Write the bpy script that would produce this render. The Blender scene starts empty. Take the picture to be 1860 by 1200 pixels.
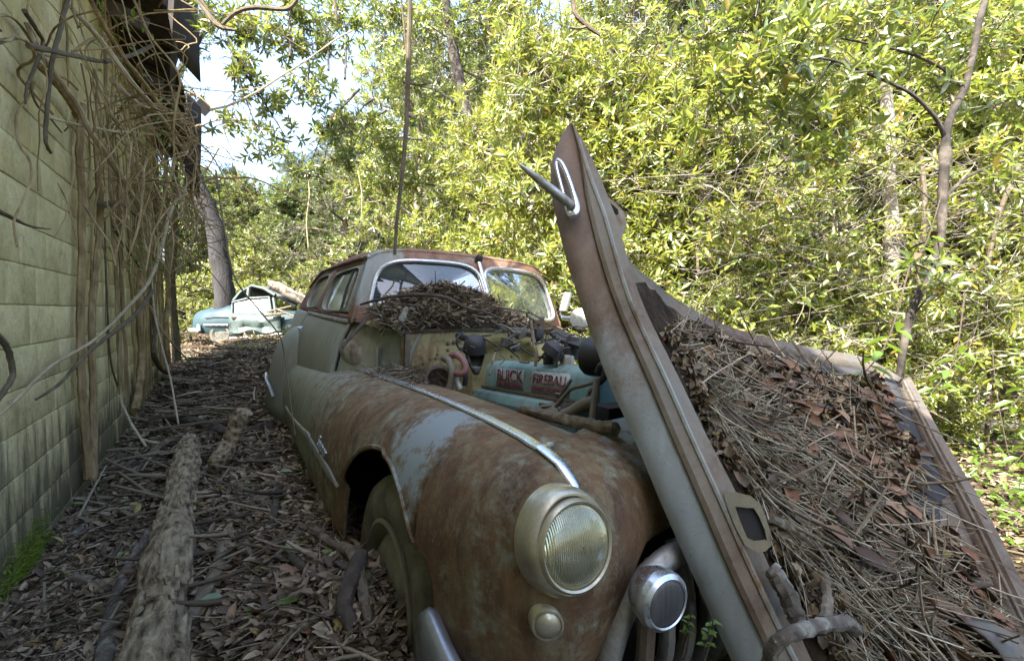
import bpy, bmesh, math, random
import numpy as np
from mathutils import Vector, Matrix

S = bpy.context.scene
COL = S.collection
R = math.radians

# ------------------------------------------------------------------ camera
FPX = 827.0                      # focal length in pixels of a 1860 px wide frame (16 mm full frame)
YAW = math.atan(525 / FPX)       # the camera looks this far to the right of the wall's direction
PITCH = math.atan(38 / FPX)      # and slightly down
CAMH = 1.28
cam_d = bpy.data.cameras.new('camera')
cam = bpy.data.objects.new('camera', cam_d)
COL.objects.link(cam)
cam.location = (0, 0, CAMH)
cam.rotation_euler = (math.pi / 2 - PITCH, 0, -YAW)
cam_d.sensor_width = 36
cam_d.lens = 36 * FPX / 1860
cam_d.clip_start = .03
cam_d.clip_end = 500
S.camera = cam

# ------------------------------------------------------------------ sky and sun
SUN_EL, SUN_AZ = R(49), R(24)    # the sun stands behind the building, a little behind the camera
w = bpy.data.worlds.new('World')
S.world = w
w.use_nodes = True
wn = w.node_tree
sky = wn.nodes.new('ShaderNodeTexSky')
sky.sky_type = 'NISHITA'
sky.sun_disc = False
sky.sun_elevation = SUN_EL
sun_dir = Vector((-math.cos(SUN_EL) * math.cos(SUN_AZ), -math.cos(SUN_EL) * math.sin(SUN_AZ), math.sin(SUN_EL)))
sky.sun_rotation = math.atan2(sun_dir.x, sun_dir.y)
sky.air_density = 1.0
sky.dust_density = 3.0
sky.ozone_density = .8
bg = wn.nodes['Background']
bg.inputs[1].default_value = .15
wn.links.new(sky.outputs[0], bg.inputs[0])
sl = bpy.data.lights.new('sun', 'SUN')
sl.energy = 4.2
sl.angle = R(.53)
sl.color = (1, .95, .86)
so = bpy.data.objects.new('sun', sl)
COL.objects.link(so)
so.rotation_euler = sun_dir.to_track_quat('Z', 'Y').to_euler()
S.view_settings.view_transform = 'Standard'
S.view_settings.look = 'None'
S.view_settings.gamma = 1
S.view_settings.use_curve_mapping = False
S.view_settings.exposure = 2.58
S.cycles.max_bounces = 7
S.cycles.diffuse_bounces = 4
S.cycles.glossy_bounces = 3
S.cycles.transmission_bounces = 5
S.cycles.transparent_max_bounces = 8
S.cycles.use_denoising = True
S.cycles.sample_clamp_indirect = 6

# ------------------------------------------------------------------ measuring helpers
_fw = Vector((math.sin(YAW) * math.cos(PITCH), math.cos(YAW) * math.cos(PITCH), -math.sin(PITCH)))
_rt = Vector((math.cos(YAW), -math.sin(YAW), 0))
_up = _rt.cross(_fw)
CAM = Vector((0, 0, CAMH))
def ray(px, py):
    return _fw + _rt * ((px - 930) / FPX) + _up * ((600 - py) / FPX)
def U(px, py, d):                # a point at depth d
    return CAM + ray(px, py) * d
def onX(px, py, X):
    r = ray(px, py); return CAM + r * (X / r.x)
def onY(px, py, Y):
    r = ray(px, py); return CAM + r * (Y / r.y)
def onZ(px, py, Z):
    r = ray(px, py); return CAM + r * ((Z - CAMH) / r.z)

# ------------------------------------------------------------------ materials
class NT:
    def __init__(s, name):
        s.m = bpy.data.materials.new(name); s.m.use_nodes = True
        s.t = s.m.node_tree; s.n = s.t.nodes; s.l = s.t.links
        s.p = s.n['Principled BSDF']; s.out = s.n['Material Output']
        s.tc = s.n.new('ShaderNodeTexCoord'); s.co = s.tc.outputs['Object']
    def node(s, k, **kw):
        n = s.n.new(k)
        for a, b in kw.items(): setattr(n, a, b)
        return n
    def put(s, sock, v):
        if isinstance(v, bpy.types.NodeSocket): s.l.new(v, sock)
        elif isinstance(v, (tuple, list)) and len(v) == 3 and sock.type == 'RGBA': sock.default_value = (*v, 1)
        else: sock.default_value = v
    def mapping(s, scale=(1, 1, 1), loc=(0, 0, 0), co=None):
        n = s.node('ShaderNodeMapping'); s.put(n.inputs[0], co or s.co)
        n.inputs['Scale'].default_value = scale; n.inputs['Location'].default_value = loc
        return n.outputs[0]
    def noise(s, scale, detail=5, rough=.6, dist=0, co=None):
        n = s.node('ShaderNodeTexNoise'); s.put(n.inputs['Vector'], co or s.co)
        n.inputs['Scale'].default_value = scale; n.inputs['Detail'].default_value = detail
        n.inputs['Roughness'].default_value = rough; n.inputs['Distortion'].default_value = dist
        return n.outputs['Fac']
    def voro(s, scale, co=None, feature='F1'):
        n = s.node('ShaderNodeTexVoronoi', feature=feature); s.put(n.inputs['Vector'], co or s.co)
        n.inputs['Scale'].default_value = scale
        return n.outputs['Distance']
    def ramp(s, fac, stops, interp='LINEAR'):
        n = s.node('ShaderNodeValToRGB'); s.put(n.inputs[0], fac); e = n.color_ramp.elements
        n.color_ramp.interpolation = interp
        while len(e) < len(stops): e.new(.5)
        for i, (p, c) in enumerate(stops):
            e[i].position = p
            e[i].color = (c, c, c, 1) if isinstance(c, (int, float)) else (*c, 1)
        return n.outputs[0]
    def mix(s, f, a, b, blend='MIX'):
        n = s.node('ShaderNodeMix', data_type='RGBA', blend_type=blend)
        s.put(n.inputs[0], f); s.put(n.inputs[6], a); s.put(n.inputs[7], b)
        return n.outputs[2]
    def math(s, op, a, b=0.0, c=None, clamp=False):
        n = s.node('ShaderNodeMath', operation=op, use_clamp=clamp)
        s.put(n.inputs[0], a); s.put(n.inputs[1], b)
        if c is not None: s.put(n.inputs[2], c)
        return n.outputs[0]
    def rng(s, v, a, b, c=0., d=1.):
        n = s.node('ShaderNodeMapRange'); s.put(n.inputs[0], v)
        for i, x in enumerate((a, b, c, d)): n.inputs[i + 1].default_value = x
        return n.outputs[0]
    def xyz(s, co=None):
        n = s.node('ShaderNodeSeparateXYZ'); s.put(n.inputs[0], co or s.co); return n.outputs
    def blob(s, c, rad, co=None):   # 1 inside a soft ball
        n = s.node('ShaderNodeVectorMath', operation='DISTANCE'); s.put(n.inputs[0], co or s.co); n.inputs[1].default_value = c
        return s.rng(n.outputs['Value'], rad, rad * .25)
    def island(s):
        return s.node('ShaderNodeNewGeometry').outputs['Random Per Island']
    def bump(s, h, strength=.5, dist=.01):
        n = s.node('ShaderNodeBump'); s.put(n.inputs['Height'], h)
        n.inputs['Strength'].default_value = strength; n.inputs['Distance'].default_value = dist
        s.l.new(n.outputs[0], s.p.inputs['Normal']); return n.outputs[0]
    def done(s, col=None, rough=.8, metal=0., spec=.5):
        if col is not None: s.put(s.p.inputs['Base Color'], col)
        s.put(s.p.inputs['Roughness'], rough); s.put(s.p.inputs['Metallic'], metal)
        s.put(s.p.inputs['Specular IOR Level'], spec)
        return s.m

M = {}
def simple(name, stops, scale=6, rough=.85, metal=0., bump=.3, bscale=40, bdist=.004, detail=6, spec=.4, stretch=None):
    t = NT(name)
    co = t.mapping(stretch) if stretch else t.co
    c = t.ramp(t.noise(scale, detail, .65, .3, co), stops)
    if bump: t.bump(t.noise(bscale, 6, .7, 0, co), bump, bdist)
    M[name] = t.done(c, rough, metal, spec); return M[name]

RUST = [(.28, (.026, .015, .009)), (.42, (.075, .038, .016)), (.56, (.132, .068, .027)), (.75, (.205, .118, .048))]

def body_paint(name, paint, paint2, bias, vgrad=None, patches=(), algae=.25, rough=.62, pinch=1.0, rustcol=None, pale=None, streak=0., nz=(1.05, .45, .42), pn=1.3):
    """weathered enamel over rust; the pattern sits in the car's own coordinates"""
    t = NT(name)
    x, y, z = t.xyz()
    big = t.noise(2.1, 6, .62, .6)
    stre = t.noise(4, 6, .7, .4, t.mapping((5, 5, .9)))
    fine = t.noise(26, 8, .75)
    m = t.math('ADD', t.math('MULTIPLY', big, nz[0]), t.math('MULTIPLY', stre, nz[1]))
    m = t.math('ADD', m, t.math('MULTIPLY', fine, nz[2]))
    m = t.math('SUBTRACT', m, sum(nz) / 2)
    m = t.math('ADD', m, bias)
    if vgrad:
        m = t.math('ADD', m, t.rng(y, vgrad[0], vgrad[1], vgrad[2], vgrad[3]))
    pl = None
    for c, r, a in patches:
        wob = t.math('ADD', t.blob(c, r), t.math('ADD', t.math('MULTIPLY', t.math('SUBTRACT', fine, .5), .8), t.math('MULTIPLY', t.math('SUBTRACT', t.noise(8, 7, .72, .6), .5), pn)))
        m = t.math('ADD', m, t.math('MULTIPLY', wob, a))
        if a < 0: pl = wob if pl is None else t.math('MAXIMUM', pl, wob)
    mask = t.rng(m, -.06 * pinch, .12 * pinch)
    rn = t.math('ADD', t.math('MULTIPLY', t.noise(7, 8, .7, .5), .6), t.math('MULTIPLY', t.noise(3, 5, .6, .3, t.mapping((6, 6, 1))), .4))
    rust = t.ramp(rn, rustcol or RUST)
    pc = t.ramp(t.noise(5, 6, .6, .4, t.mapping((4, 4, 1))), [(.3, paint2), (.7, paint)])
    pc = t.mix(t.math('MULTIPLY', t.rng(t.noise(2.6, 5, .6), .45, .7), algae), pc, (.16, .15, .05))
    if pale and pl is not None: pc = t.mix(t.rng(pl, .1, .5), pc, pale)
    halo = t.rng(m, -.22, .0)
    pc = t.mix(t.math('MULTIPLY', halo, .45), pc, (.17, .11, .055))
    if streak: rust = t.mix(t.math('MULTIPLY', t.rng(t.noise(3.2, 7, .72, .5, t.mapping((6, 6, .7))), .46, .68), streak), rust, (.20, .17, .085))
    col = t.mix(mask, pc, rust)
    speck = t.rng(t.noise(90, 4, .6), .66, .74)
    col = t.mix(t.math('MULTIPLY', speck, .75), col, (.035, .022, .014))
    dust = t.rng(t.noise(55, 5, .7), .5, .75)
    col = t.mix(t.math('MULTIPLY', dust, .22), col, (.26, .22, .16))
    t.bump(t.math('ADD', t.math('MULTIPLY', mask, .4), t.math('MULTIPLY', t.noise(95, 8, .85), 1.3)), .55, .003)
    M[name] = t.done(col, t.rng(mask, 0, 1, rough - .08, rough + .16), 0., .4)
    return M[name]

def chrome(name, col=(.62, .64, .66), dirt=.45, rough=.22):
    t = NT(name)
    n = t.math('ADD', t.math('MULTIPLY', t.noise(9, 8, .7, .4), .6), t.math('MULTIPLY', t.noise(50, 6, .7), .4))
    d = t.math('MULTIPLY', t.rng(n, .4, .62), dirt)
    c = t.mix(d, col, (.13, .10, .055))
    t.bump(t.noise(140, 4, .7), .12, .001)
    M[name] = t.done(c, t.math('ADD', t.math('MULTIPLY', d, .5), rough), t.math('SUBTRACT', 1., d), .5)
    return M[name]

def leafmat(name, cols, trans=.35, rough=.45, tcol=(.42, .5, .06), gloss=.10):
    t = NT(name)
    c = t.ramp(t.island(), cols)
    d = t.node('ShaderNodeBsdfDiffuse'); t.put(d.inputs[0], c)
    tr = t.node('ShaderNodeBsdfTranslucent'); t.put(tr.inputs[0], t.mix(.6, c, tcol))
    mx = t.node('ShaderNodeMixShader'); mx.inputs[0].default_value = trans
    t.l.new(d.outputs[0], mx.inputs[1]); t.l.new(tr.outputs[0], mx.inputs[2])
    g = t.node('ShaderNodeBsdfGlossy'); g.inputs['Roughness'].default_value = rough
    m2 = t.node('ShaderNodeMixShader'); m2.inputs[0].default_value = gloss
    t.l.new(mx.outputs[0], m2.inputs[1]); t.l.new(g.outputs[0], m2.inputs[2])
    t.l.new(m2.outputs[0], t.out.inputs[0])
    M[name] = t.m; return t.m

def island_mat(name, cols, rough=.85, spec=.3):
    t = NT(name)
    c = t.ramp(t.island(), cols)
    c = t.mix(t.rng(t.noise(60, 4), .4, .7, 0, .4), c, (.05, .035, .022))
    M[name] = t.done(c, rough, 0, spec); return t.m

# ------------------------------------------------------------------ mesh helpers
def tag(o, label=None, cat=None, group=None, kind=None):
    if label: o['label'] = label
    if cat: o['category'] = cat
    if group: o['group'] = group
    if kind: o['kind'] = kind
    return o

def empty(name, loc=(0, 0, 0), rot=(0, 0, 0)):
    o = bpy.data.objects.new(name, None); COL.objects.link(o)
    o.location = loc; o.rotation_euler = rot; o.empty_display_size = .1
    return o

def link(name, me, mat, parent=None):
    o = bpy.data.objects.new(name, me); COL.objects.link(o)
    if mat: me.materials.append(M[mat] if isinstance(mat, str) else mat)
    if parent: o.parent = parent
    return o

def catmull(pts, n):
    P = [Vector(p) for p in pts]
    if len(P) == 2: return [P[0].lerp(P[1], i / (n - 1)) for i in range(n)]
    Q = [P[0] * 2 - P[1]] + P + [P[-1] * 2 - P[-2]]
    out = []
    m = len(P) - 1
    for i in range(n):
        s = i / (n - 1) * m; k = min(int(s), m - 1); t = s - k
        a, b, c, d = Q[k:k + 4]
        out.append(.5 * ((2 * b) + (c - a) * t + (2 * a - 5 * b + 4 * c - d) * t * t + (3 * b - a - 3 * c + d) * t ** 3))
    return out

class MB:
    def __init__(s): s.v = []; s.f = []
    def add(s, vs, fs):
        o = len(s.v); s.v += [tuple(v) for v in vs]; s.f += [tuple(i + o for i in f) for f in fs]; return s
    def grid(s, rows, closed=False, flip=False):
        n = len(rows[0]); vs = [p for r in rows for p in r]; fs = []
        for i in range(len(rows) - 1):
            for j in range(n if closed else n - 1):
                k = (j + 1) % n
                q = (i * n + j, i * n + k, (i + 1) * n + k, (i + 1) * n + j)
                fs.append(q[::-1] if flip else q)
        return s.add(vs, fs)
    def box(s, c, size, rot=None, bev=0):
        bm = bmesh.new(); bmesh.ops.create_cube(bm, size=1)
        for v in bm.verts: v.co = Vector((v.co.x * size[0], v.co.y * size[1], v.co.z * size[2]))
        if bev: bmesh.ops.bevel(bm, geom=list(bm.edges), offset=bev, segments=2, affect='EDGES', profile=.7)
        mt = rot.to_matrix() if hasattr(rot, 'to_matrix') else (rot or Matrix.Identity(3))
        vs = [mt @ v.co + Vector(c) for v in bm.verts]
        bm.verts.index_update()
        fs = [[v.index for v in f.verts] for f in bm.faces]; bm.free()
        return s.add(vs, fs)
    def tube(s, pts, rad, n=8, caps=True, flat=None, noise=0, rnd=random):
        P = [Vector(p) for p in pts]; m = len(P)
        if not isinstance(rad, (list, tuple)): rad = [rad] * m
        elif len(rad) != m:
            rad = [rad[0] + (rad[-1] - rad[0]) * i / (m - 1) for i in range(m)] if len(rad) == 2 else \
                  [float(np.interp(i / (m - 1), np.linspace(0, 1, len(rad)), rad)) for i in range(m)]
        rows = []; prev = None
        for i in range(m):
            t = (P[min(i + 1, m - 1)] - P[max(i - 1, 0)]).normalized()
            if prev is None:
                a = Vector((0, 0, 1)) if abs(t.z) < .9 else Vector((1, 0, 0))
                x = a.cross(t).normalized()
            else:
                x = (prev - t * prev.dot(t)).normalized()
            prev = x; y = t.cross(x)
            row = []
            for k in range(n):
                an = 2 * math.pi * k / n
                r = rad[i] * (1 + (rnd.uniform(-noise, noise) if noise else 0))
                ca, sa = math.cos(an) * r, math.sin(an) * r * (flat or 1)
                row.append(P[i] + x * ca + y * sa)
            rows.append(row)
        o = len(s.v); s.grid(rows, closed=True)
        if caps:
            s.f.append(tuple(o + k for k in range(n))[::-1]); s.f.append(tuple(o + (m - 1) * n + k for k in range(n)))
        return s
    def lathe(s, prof, c, axis=(0, 0, 1), n=32, sx=1.0, sy=1.0):
        """prof: (radius, height) pairs turned about axis through c"""
        q = Vector((0, 0, 1)).rotation_difference(Vector(axis).normalized()); rows = []
        for r, h in prof:
            rows.append([Vector(c) + q @ Vector((r * sx * math.cos(2 * math.pi * k / n), r * sy * math.sin(2 * math.pi * k / n), h)) for k in range(n)])
        return s.grid(rows, closed=True)
    def build(s, name, mat, parent=None, smooth=True, solid=0, sub=0, offset=-1, auto=40, bevel=0):
        me = bpy.data.meshes.new(name); me.from_pydata(s.v, [], s.f); me.validate()
        bm = bmesh.new(); bm.from_mesh(me); bmesh.ops.remove_doubles(bm, verts=bm.verts, dist=1e-5)
        bmesh.ops.recalc_face_normals(bm, faces=bm.faces)
        if smooth:
            for f in bm.faces: f.smooth = True
            for e in bm.edges:
                if len(e.link_faces) == 2 and e.calc_face_angle(0) > R(auto): e.smooth = False
        bm.to_mesh(me); bm.free()
        o = link(name, me, mat, parent)
        if solid:
            md = o.modifiers.new('solid', 'SOLIDIFY'); md.thickness = solid; md.offset = offset
        if bevel:
            md = o.modifiers.new('bev', 'BEVEL'); md.width = bevel; md.segments = 2; md.limit_method = 'ANGLE'
        if sub:
            md = o.modifiers.new('sub', 'SUBSURF'); md.levels = sub; md.render_levels = sub
        return o

def mesh_np(name, verts, faces, smooth=False):
    """verts (N,3), faces (M,k) in numpy"""
    me = bpy.data.meshes.new(name)
    N, (Mf, k) = len(verts), faces.shape
    me.vertices.add(N); me.vertices.foreach_set('co', np.ascontiguousarray(verts, dtype=np.float32).ravel())
    me.loops.add(Mf * k); me.loops.foreach_set('vertex_index', np.ascontiguousarray(faces, dtype=np.int32).ravel())
    me.polygons.add(Mf)
    me.polygons.foreach_set('loop_start', np.arange(0, Mf * k, k, dtype=np.int32))
    me.polygons.foreach_set('loop_total', np.full(Mf, k, dtype=np.int32))
    if smooth: me.polygons.foreach_set('use_smooth', np.ones(Mf, dtype=bool))
    me.update(calc_edges=True)
    return me

def unit(a):
    return a / np.maximum(np.linalg.norm(a, axis=-1, keepdims=True), 1e-9)

def leaves_np(pos, ax, nor, L, W, fold=.25, droop=.2, fine=True):
    """folded, drooping leaf blades; ax = direction of the blade, nor = its upper side"""
    ax = unit(ax); side = unit(np.cross(ax, nor)); nor = np.cross(side, ax)
    L = L[:, None]; W = W[:, None]; N = len(pos)
    if fine:
        d = -nor * droop * L
        v = np.stack([pos,
                      pos + ax * L * .32 + side * W * .46 + nor * fold * W + d * .1,
                      pos + ax * L * .70 + side * W * .38 + nor * fold * W * .8 + d * .5,
                      pos + ax * L + d,
                      pos + ax * L * .70 - side * W * .38 + nor * fold * W * .8 + d * .5,
                      pos + ax * L * .32 - side * W * .46 + nor * fold * W + d * .1], 1)
        f = np.array([[0, 1, 2, 3], [0, 3, 4, 5]])
        n = 6
    else:
        v = np.stack([pos, pos + ax * L * .45 + side * W * .5 + nor * fold * W, pos + ax * L - nor * droop * L,
                      pos + ax * L * .45 - side * W * .5 + nor * fold * W], 1)
        f = np.array([[0, 1, 2], [0, 2, 3]]); n = 4
    F = (np.arange(N) * n)[:, None, None] + f[None]
    return v.reshape(-1, 3), F.reshape(-1, f.shape[1])

def strands_np(rng, p, d, L, r, bend=.2, rings=3, sides=3, taper=.5, gravity=None):
    """many thin bent sticks in one go"""
    N = len(p); d = unit(d)
    a = unit(rng.normal(size=(N, 3))); s1 = unit(np.cross(d, a)); s2 = np.cross(d, s1)
    bd = unit(rng.normal(size=(N, 3))) * bend
    if gravity is not None: bd = bd + gravity
    V = []
    for k in range(rings):
        t = k / (rings - 1)
        c = p + d * (L * t)[:, None] + bd * (L * (t * t))[:, None]
        rr = r * (1 - (1 - taper) * t)
        for j in range(sides):
            an = 2 * math.pi * j / sides
            V.append(c + (s1 * math.cos(an) + s2 * math.sin(an)) * rr[:, None])
    V = np.stack(V, 1)
    f = []
    for k in range(rings - 1):
        for j in range(sides):
            j2 = (j + 1) % sides
            f.append([k * sides + j, k * sides + j2, (k + 1) * sides + j2, (k + 1) * sides + j])
    f = np.array(f)
    F = (np.arange(N) * rings * sides)[:, None, None] + f[None]
    return V.reshape(-1, 3), F.reshape(-1, 4)

def smooth01(t):
    t = np.clip(t, 0, 1); return t * t * (3 - 2 * t)
def gz(x, y):
    """height of the ground"""
    x = np.asarray(x, float); y = np.asarray(y, float)
    h = .33 * smooth01((x + .62) / 1.05) * smooth01((y - .6) / 1.0) * (1 - smooth01((x - 1.2) / 1.4) * .75)
    h = h + .20 * smooth01((y - 4.0) / 6.0)
    h = h + .035 * np.sin(x * 2.3 + y * 1.1) * np.cos(y * 1.7 - x) * smooth01((y - .5) / 2)
    h = h + .02 * np.sin(x * 6.1 + 2 * np.sin(y * 3)) * np.cos(y * 5.3)
    h = h + .15 * np.exp(-((x - .26) / .24) ** 2 - ((y - 1.38) / .34) ** 2)
    far = smooth01((np.hypot(x - 2, y - 5) - 14) / 30)
    return h + far * .6
def gzs(x, y): return float(gz(x, y))
# ------------------------------------------------------------------ the materials of the place
body_paint('fender_paint', (.225, .235, .185), (.14, .135, .075), .0, vgrad=(2.25, 1.2, -.55, .5), algae=.5, streak=.6, nz=(.75, .5, .35), pn=.9, pinch=4.2, pale=(.215, .24, .235),
           patches=[((-.85, .54, .91), .20, -1.15), ((-.93, .46, .78), .11, -.8), ((-.98, .95, .88), .05, -.9), ((-.40, .20, .88), .26, -1.1)])
body_paint('body_paint', (.23, .245, .20), (.17, .175, .125), -.30, algae=.45,
           patches=[((-.76, 2.0, 1.2), .28, .15)])
body_paint('roof_paint', (.27, .29, .28), (.21, .21, .18), .30, patches=[((-.66, 2.1, 1.5), .28, -.75), ((-.6, 3.6, 1.5), .4, -.4)], pinch=2.0, algae=.1,
           rustcol=[(.25, (.07, .036, .026)), (.45, (.13, .066, .043)), (.6, (.2, .10, .06)), (.78, (.27, .15, .09))])
body_paint('firewall_paint', (.37, .32, .12), (.24, .20, .075), -.12, algae=.3)
body_paint('hood_paint', (.33, .36, .37), (.24, .25, .24), -.07, algae=.12, rough=.5,
           patches=[((.88, 1.0, 1.7), .55, .34), ((.93, .75, 1.25), .3, .16), ((.88, .45, .7), .5, -.3)],
           rustcol=[(.25, (.09, .062, .045)), (.45, (.15, .10, .07)), (.6, (.21, .145, .10)), (.78, (.27, .19, .13))])
body_paint('flange_paint', (.36, .38, .36), (.24, .23, .18), .10, algae=.3)
body_paint('bead_paint', (.29, .31, .29), (.20, .20, .16), -.02, algae=.15)
body_paint('latch_paint', (.17, .15, .085), (.12, .10, .055), -.1, algae=.4)
body_paint('hood_rust', (.17, .15, .115), (.12, .10, .075), .0, algae=.3, rustcol=[(.25, (.05, .035, .024)), (.45, (.10, .068, .045)), (.6, (.15, .10, .065)), (.78, (.21, .14, .085))])
body_paint('rim_rust', (.085, .08, .074), (.066, .06, .054), -.06, algae=.0, rustcol=[(.25, (.03, .02, .015)), (.5, (.07, .045, .032)), (.68, (.11, .068, .045)), (.85, (.19, .09, .04))])
body_paint('engine_paint', (.17, .31, .31), (.10, .21, .215), -.15, algae=.12, nz=(.7, .7, .45), rustcol=[(.25, (.02, .024, .02)), (.45, (.05, .055, .042)), (.6, (.10, .09, .065)), (.78, (.17, .13, .085))])
simple('dirty_metal', [(.3, (.05, .046, .036)), (.55, (.12, .115, .095)), (.75, (.2, .19, .165))], scale=18, rough=.6, metal=.3)
simple('turquoise_paint', [(.3, (.017, .040, .048)), (.6, (.024, .053, .064)), (.8, (.033, .062, .07))], scale=3, rough=.6, bump=.1)
simple('pale_turquoise_paint', [(.3, (.03, .024, .018)), (.42, (.04, .062, .056)), (.7, (.06, .084, .076))], scale=4, rough=.6, bump=.1)
chrome('chrome'); chrome('dull_chrome', (.42, .42, .40), .75, .34); chrome('bezel_chrome', (.56, .50, .36), .55, .3)
chrome('bumper_chrome', (.40, .42, .45), .35, .3)
chrome('strip_chrome', (.70, .72, .76), .16, .24)
simple('black_metal', [(.3, (.012, .012, .013)), (.7, (.035, .033, .032))], rough=.55, bump=.15)
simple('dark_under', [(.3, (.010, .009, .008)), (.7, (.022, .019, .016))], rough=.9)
simple('rubber', [(.3, (.05, .046, .034)), (.5, (.12, .11, .075)), (.75, (.22, .20, .14))], scale=9, detail=9, rough=.9)
simple('hubcap', [(.3, (.13, .12, .08)), (.7, (.24, .22, .15))], scale=9, rough=.55, metal=.3)
body_paint('hinge_paint', (.26, .27, .23), (.19, .19, .15), -.05, algae=.2)
simple('fog_lens', [(.3, (.05, .05, .052)), (.7, (.11, .105, .10))], scale=30, rough=.35, bump=.4, bscale=90, bdist=.003, metal=.4, stretch=(6, 1, .4))
simple('pink_hose', [(.3, (.12, .052, .046)), (.7, (.20, .095, .085))], rough=.6)
simple('grey_hose', [(.3, (.10, .085, .06)), (.7, (.17, .15, .11))], rough=.7)
simple('lining', [(.3, (.020, .021, .024)), (.7, (.038, .038, .042))], scale=9, rough=.95, bump=.5)
simple('interior', [(.3, (.035, .032, .026)), (.7, (.08, .075, .062))], rough=.9)
simple('moss', [(.3, (.07, .12, .008)), (.7, (.19, .25, .02))], scale=30, rough=.95)
simple('red_print', [(.3, (.10, .014, .022)), (.52, (.17, .03, .045)), (.60, (.22, .15, .15)), (.7, (.28, .30, .29))], scale=70, rough=.6, bump=0)
simple('tin_white', [(.3, (.20, .25, .25)), (.55, (.32, .37, .37)), (.66, (.14, .16, .14)), (.75, (.08, .07, .05))], scale=26, rough=.5)
simple('roof_sheet', [(.3, (.018, .015, .014)), (.7, (.05, .04, .034))], rough=.7, metal=.2)
simple('old_board', [(.3, (.05, .035, .022)), (.7, (.13, .10, .07))], scale=5, stretch=(8, 8, .6), rough=.9, bump=.5)
simple('bark', [(.3, (.045, .034, .022)), (.5, (.10, .078, .052)), (.72, (.20, .165, .115))], scale=16, stretch=(1, 1, .3), rough=.95, bump=.9, bscale=45, bdist=.012)
simple('pale_bark', [(.3, (.10, .085, .065)), (.5, (.21, .185, .15)), (.72, (.34, .31, .27))], scale=9, rough=.9, bump=.5, bscale=30, bdist=.006)
simple('dark_bark', [(.3, (.014, .013, .013)), (.7, (.045, .042, .042))], scale=8, stretch=(1, 1, .25), rough=.95, bump=1., bscale=22, bdist=.03)
simple('vine_bark', [(.3, (.10, .064, .03)), (.5, (.24, .17, .08)), (.75, (.43, .325, .175))], scale=14, stretch=(1, 1, .25), rough=.9, bump=.7, bscale=50, bdist=.006)
simple('pale_vine', [(.3, (.22, .175, .105)), (.7, (.42, .35, .23))], scale=12, rough=.85, bump=.4)
simple('dark_vine', [(.3, (.05, .038, .022)), (.7, (.14, .108, .064))], scale=12, rough=.85, bump=.4)
simple('grey_stick', [(.3, (.065, .05, .033)), (.5, (.135, .108, .073)), (.75, (.28, .23, .165))], scale=24, rough=.95, bump=.8, bscale=60, bdist=.006)
simple('dark_stick', [(.3, (.03, .023, .017)), (.7, (.09, .068, .05))], scale=24, rough=.95, bump=.8, bscale=60, bdist=.006)
simple('lichen_stick', [(.3, (.05, .04, .03)), (.52, (.12, .10, .078)), (.62, (.22, .21, .17)), (.8, (.30, .30, .25))], scale=22, rough=.95, bump=.8, bscale=60, bdist=.006)
# rotten log: cracked grey bark plates with pale wood between
t = NT('log_bark')
co = t.mapping((1, 1, 1))
n1 = t.noise(30, 9, .75, .6, t.mapping((1, .4, 1))); vr = t.voro(34, t.mapping((1.0, .28, 1.0)))
c = t.ramp(t.math('ADD', t.math('MULTIPLY', n1, .75), t.math('MULTIPLY', vr, .3)), [(.34, (.03, .021, .013)), (.42, (.15, .112, .068)), (.54, (.32, .25, .155)), (.72, (.54, .45, .29))])
c = t.mix(t.rng(t.noise(5, 5), .55, .75, 0, .5), c, (.20, .165, .11))
t.bump(t.math('ADD', t.math('MULTIPLY', vr, .8), t.noise(50, 8, .75)), 1., .02)
M['log_bark'] = t.done(c, .95, 0, .2)
# painted concrete block, stained black towards the foot and green with algae
t = NT('block_paint')
g = t.node('ShaderNodeNewGeometry'); pos = g.outputs['Position']
x, y, z = t.xyz(pos)
base = t.ramp(t.noise(3.2, 7, .65, .4, pos), [(.3, (.48, .40, .20)), (.5, (.65, .56, .30)), (.7, (.75, .67, .40))])
oi = t.node('ShaderNodeObjectInfo')
base = t.mix(t.math('MULTIPLY', oi.outputs['Random'], .22), base, (.33, .31, .16))
green = t.rng(t.noise(1.5, 6, .6, .5, pos), .47, .66)
base = t.mix(t.math('MULTIPLY', green, .2), base, (.30, .28, .07))
drip = t.noise(2.2, 6, .7, .3, t.mapping((1, 4.5, .8), co=pos))
st = t.math('ADD', drip, t.rng(z, 1.15, .15, -.24, .20))
st2 = t.rng(st, .45, .66)
base = t.mix(t.math('MULTIPLY', st2, .85), base, (.055, .05, .033))
pit = t.rng(t.noise(70, 5, .7, 0, pos), .64, .72)
base = t.mix(t.math('MULTIPLY', pit, .7), base, (.05, .045, .028))
base = t.mix(t.rng(t.noise(9, 8, .8, .8, pos), .56, .68, 0, .55), base, (.13, .115, .06))
base = t.mix(t.rng(t.noise(28, 8, .8, .3, pos), .45, .7, 0, .45), base, (.20, .18, .09))
t.bump(t.math('ADD', t.math('MULTIPLY', t.noise(45, 8, .75, 0, pos), .8), t.math('MULTIPLY', t.noise(8, 3, .5, 0, pos), .6)), .9, .013)
M['block_paint'] = t.done(base, .92, 0, .25)
t = NT('mortar')
g = t.node('ShaderNodeNewGeometry'); pos = g.outputs['Position']
c = t.ramp(t.noise(14, 8, .75, .5, pos), [(.32, (.06, .052, .03)), (.48, (.24, .215, .12)), (.68, (.36, .33, .20))])
t.bump(t.noise(40, 8, .8, 0, pos), .9, .012)
M['mortar'] = t.done(c, .95, 0, .2)
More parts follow.
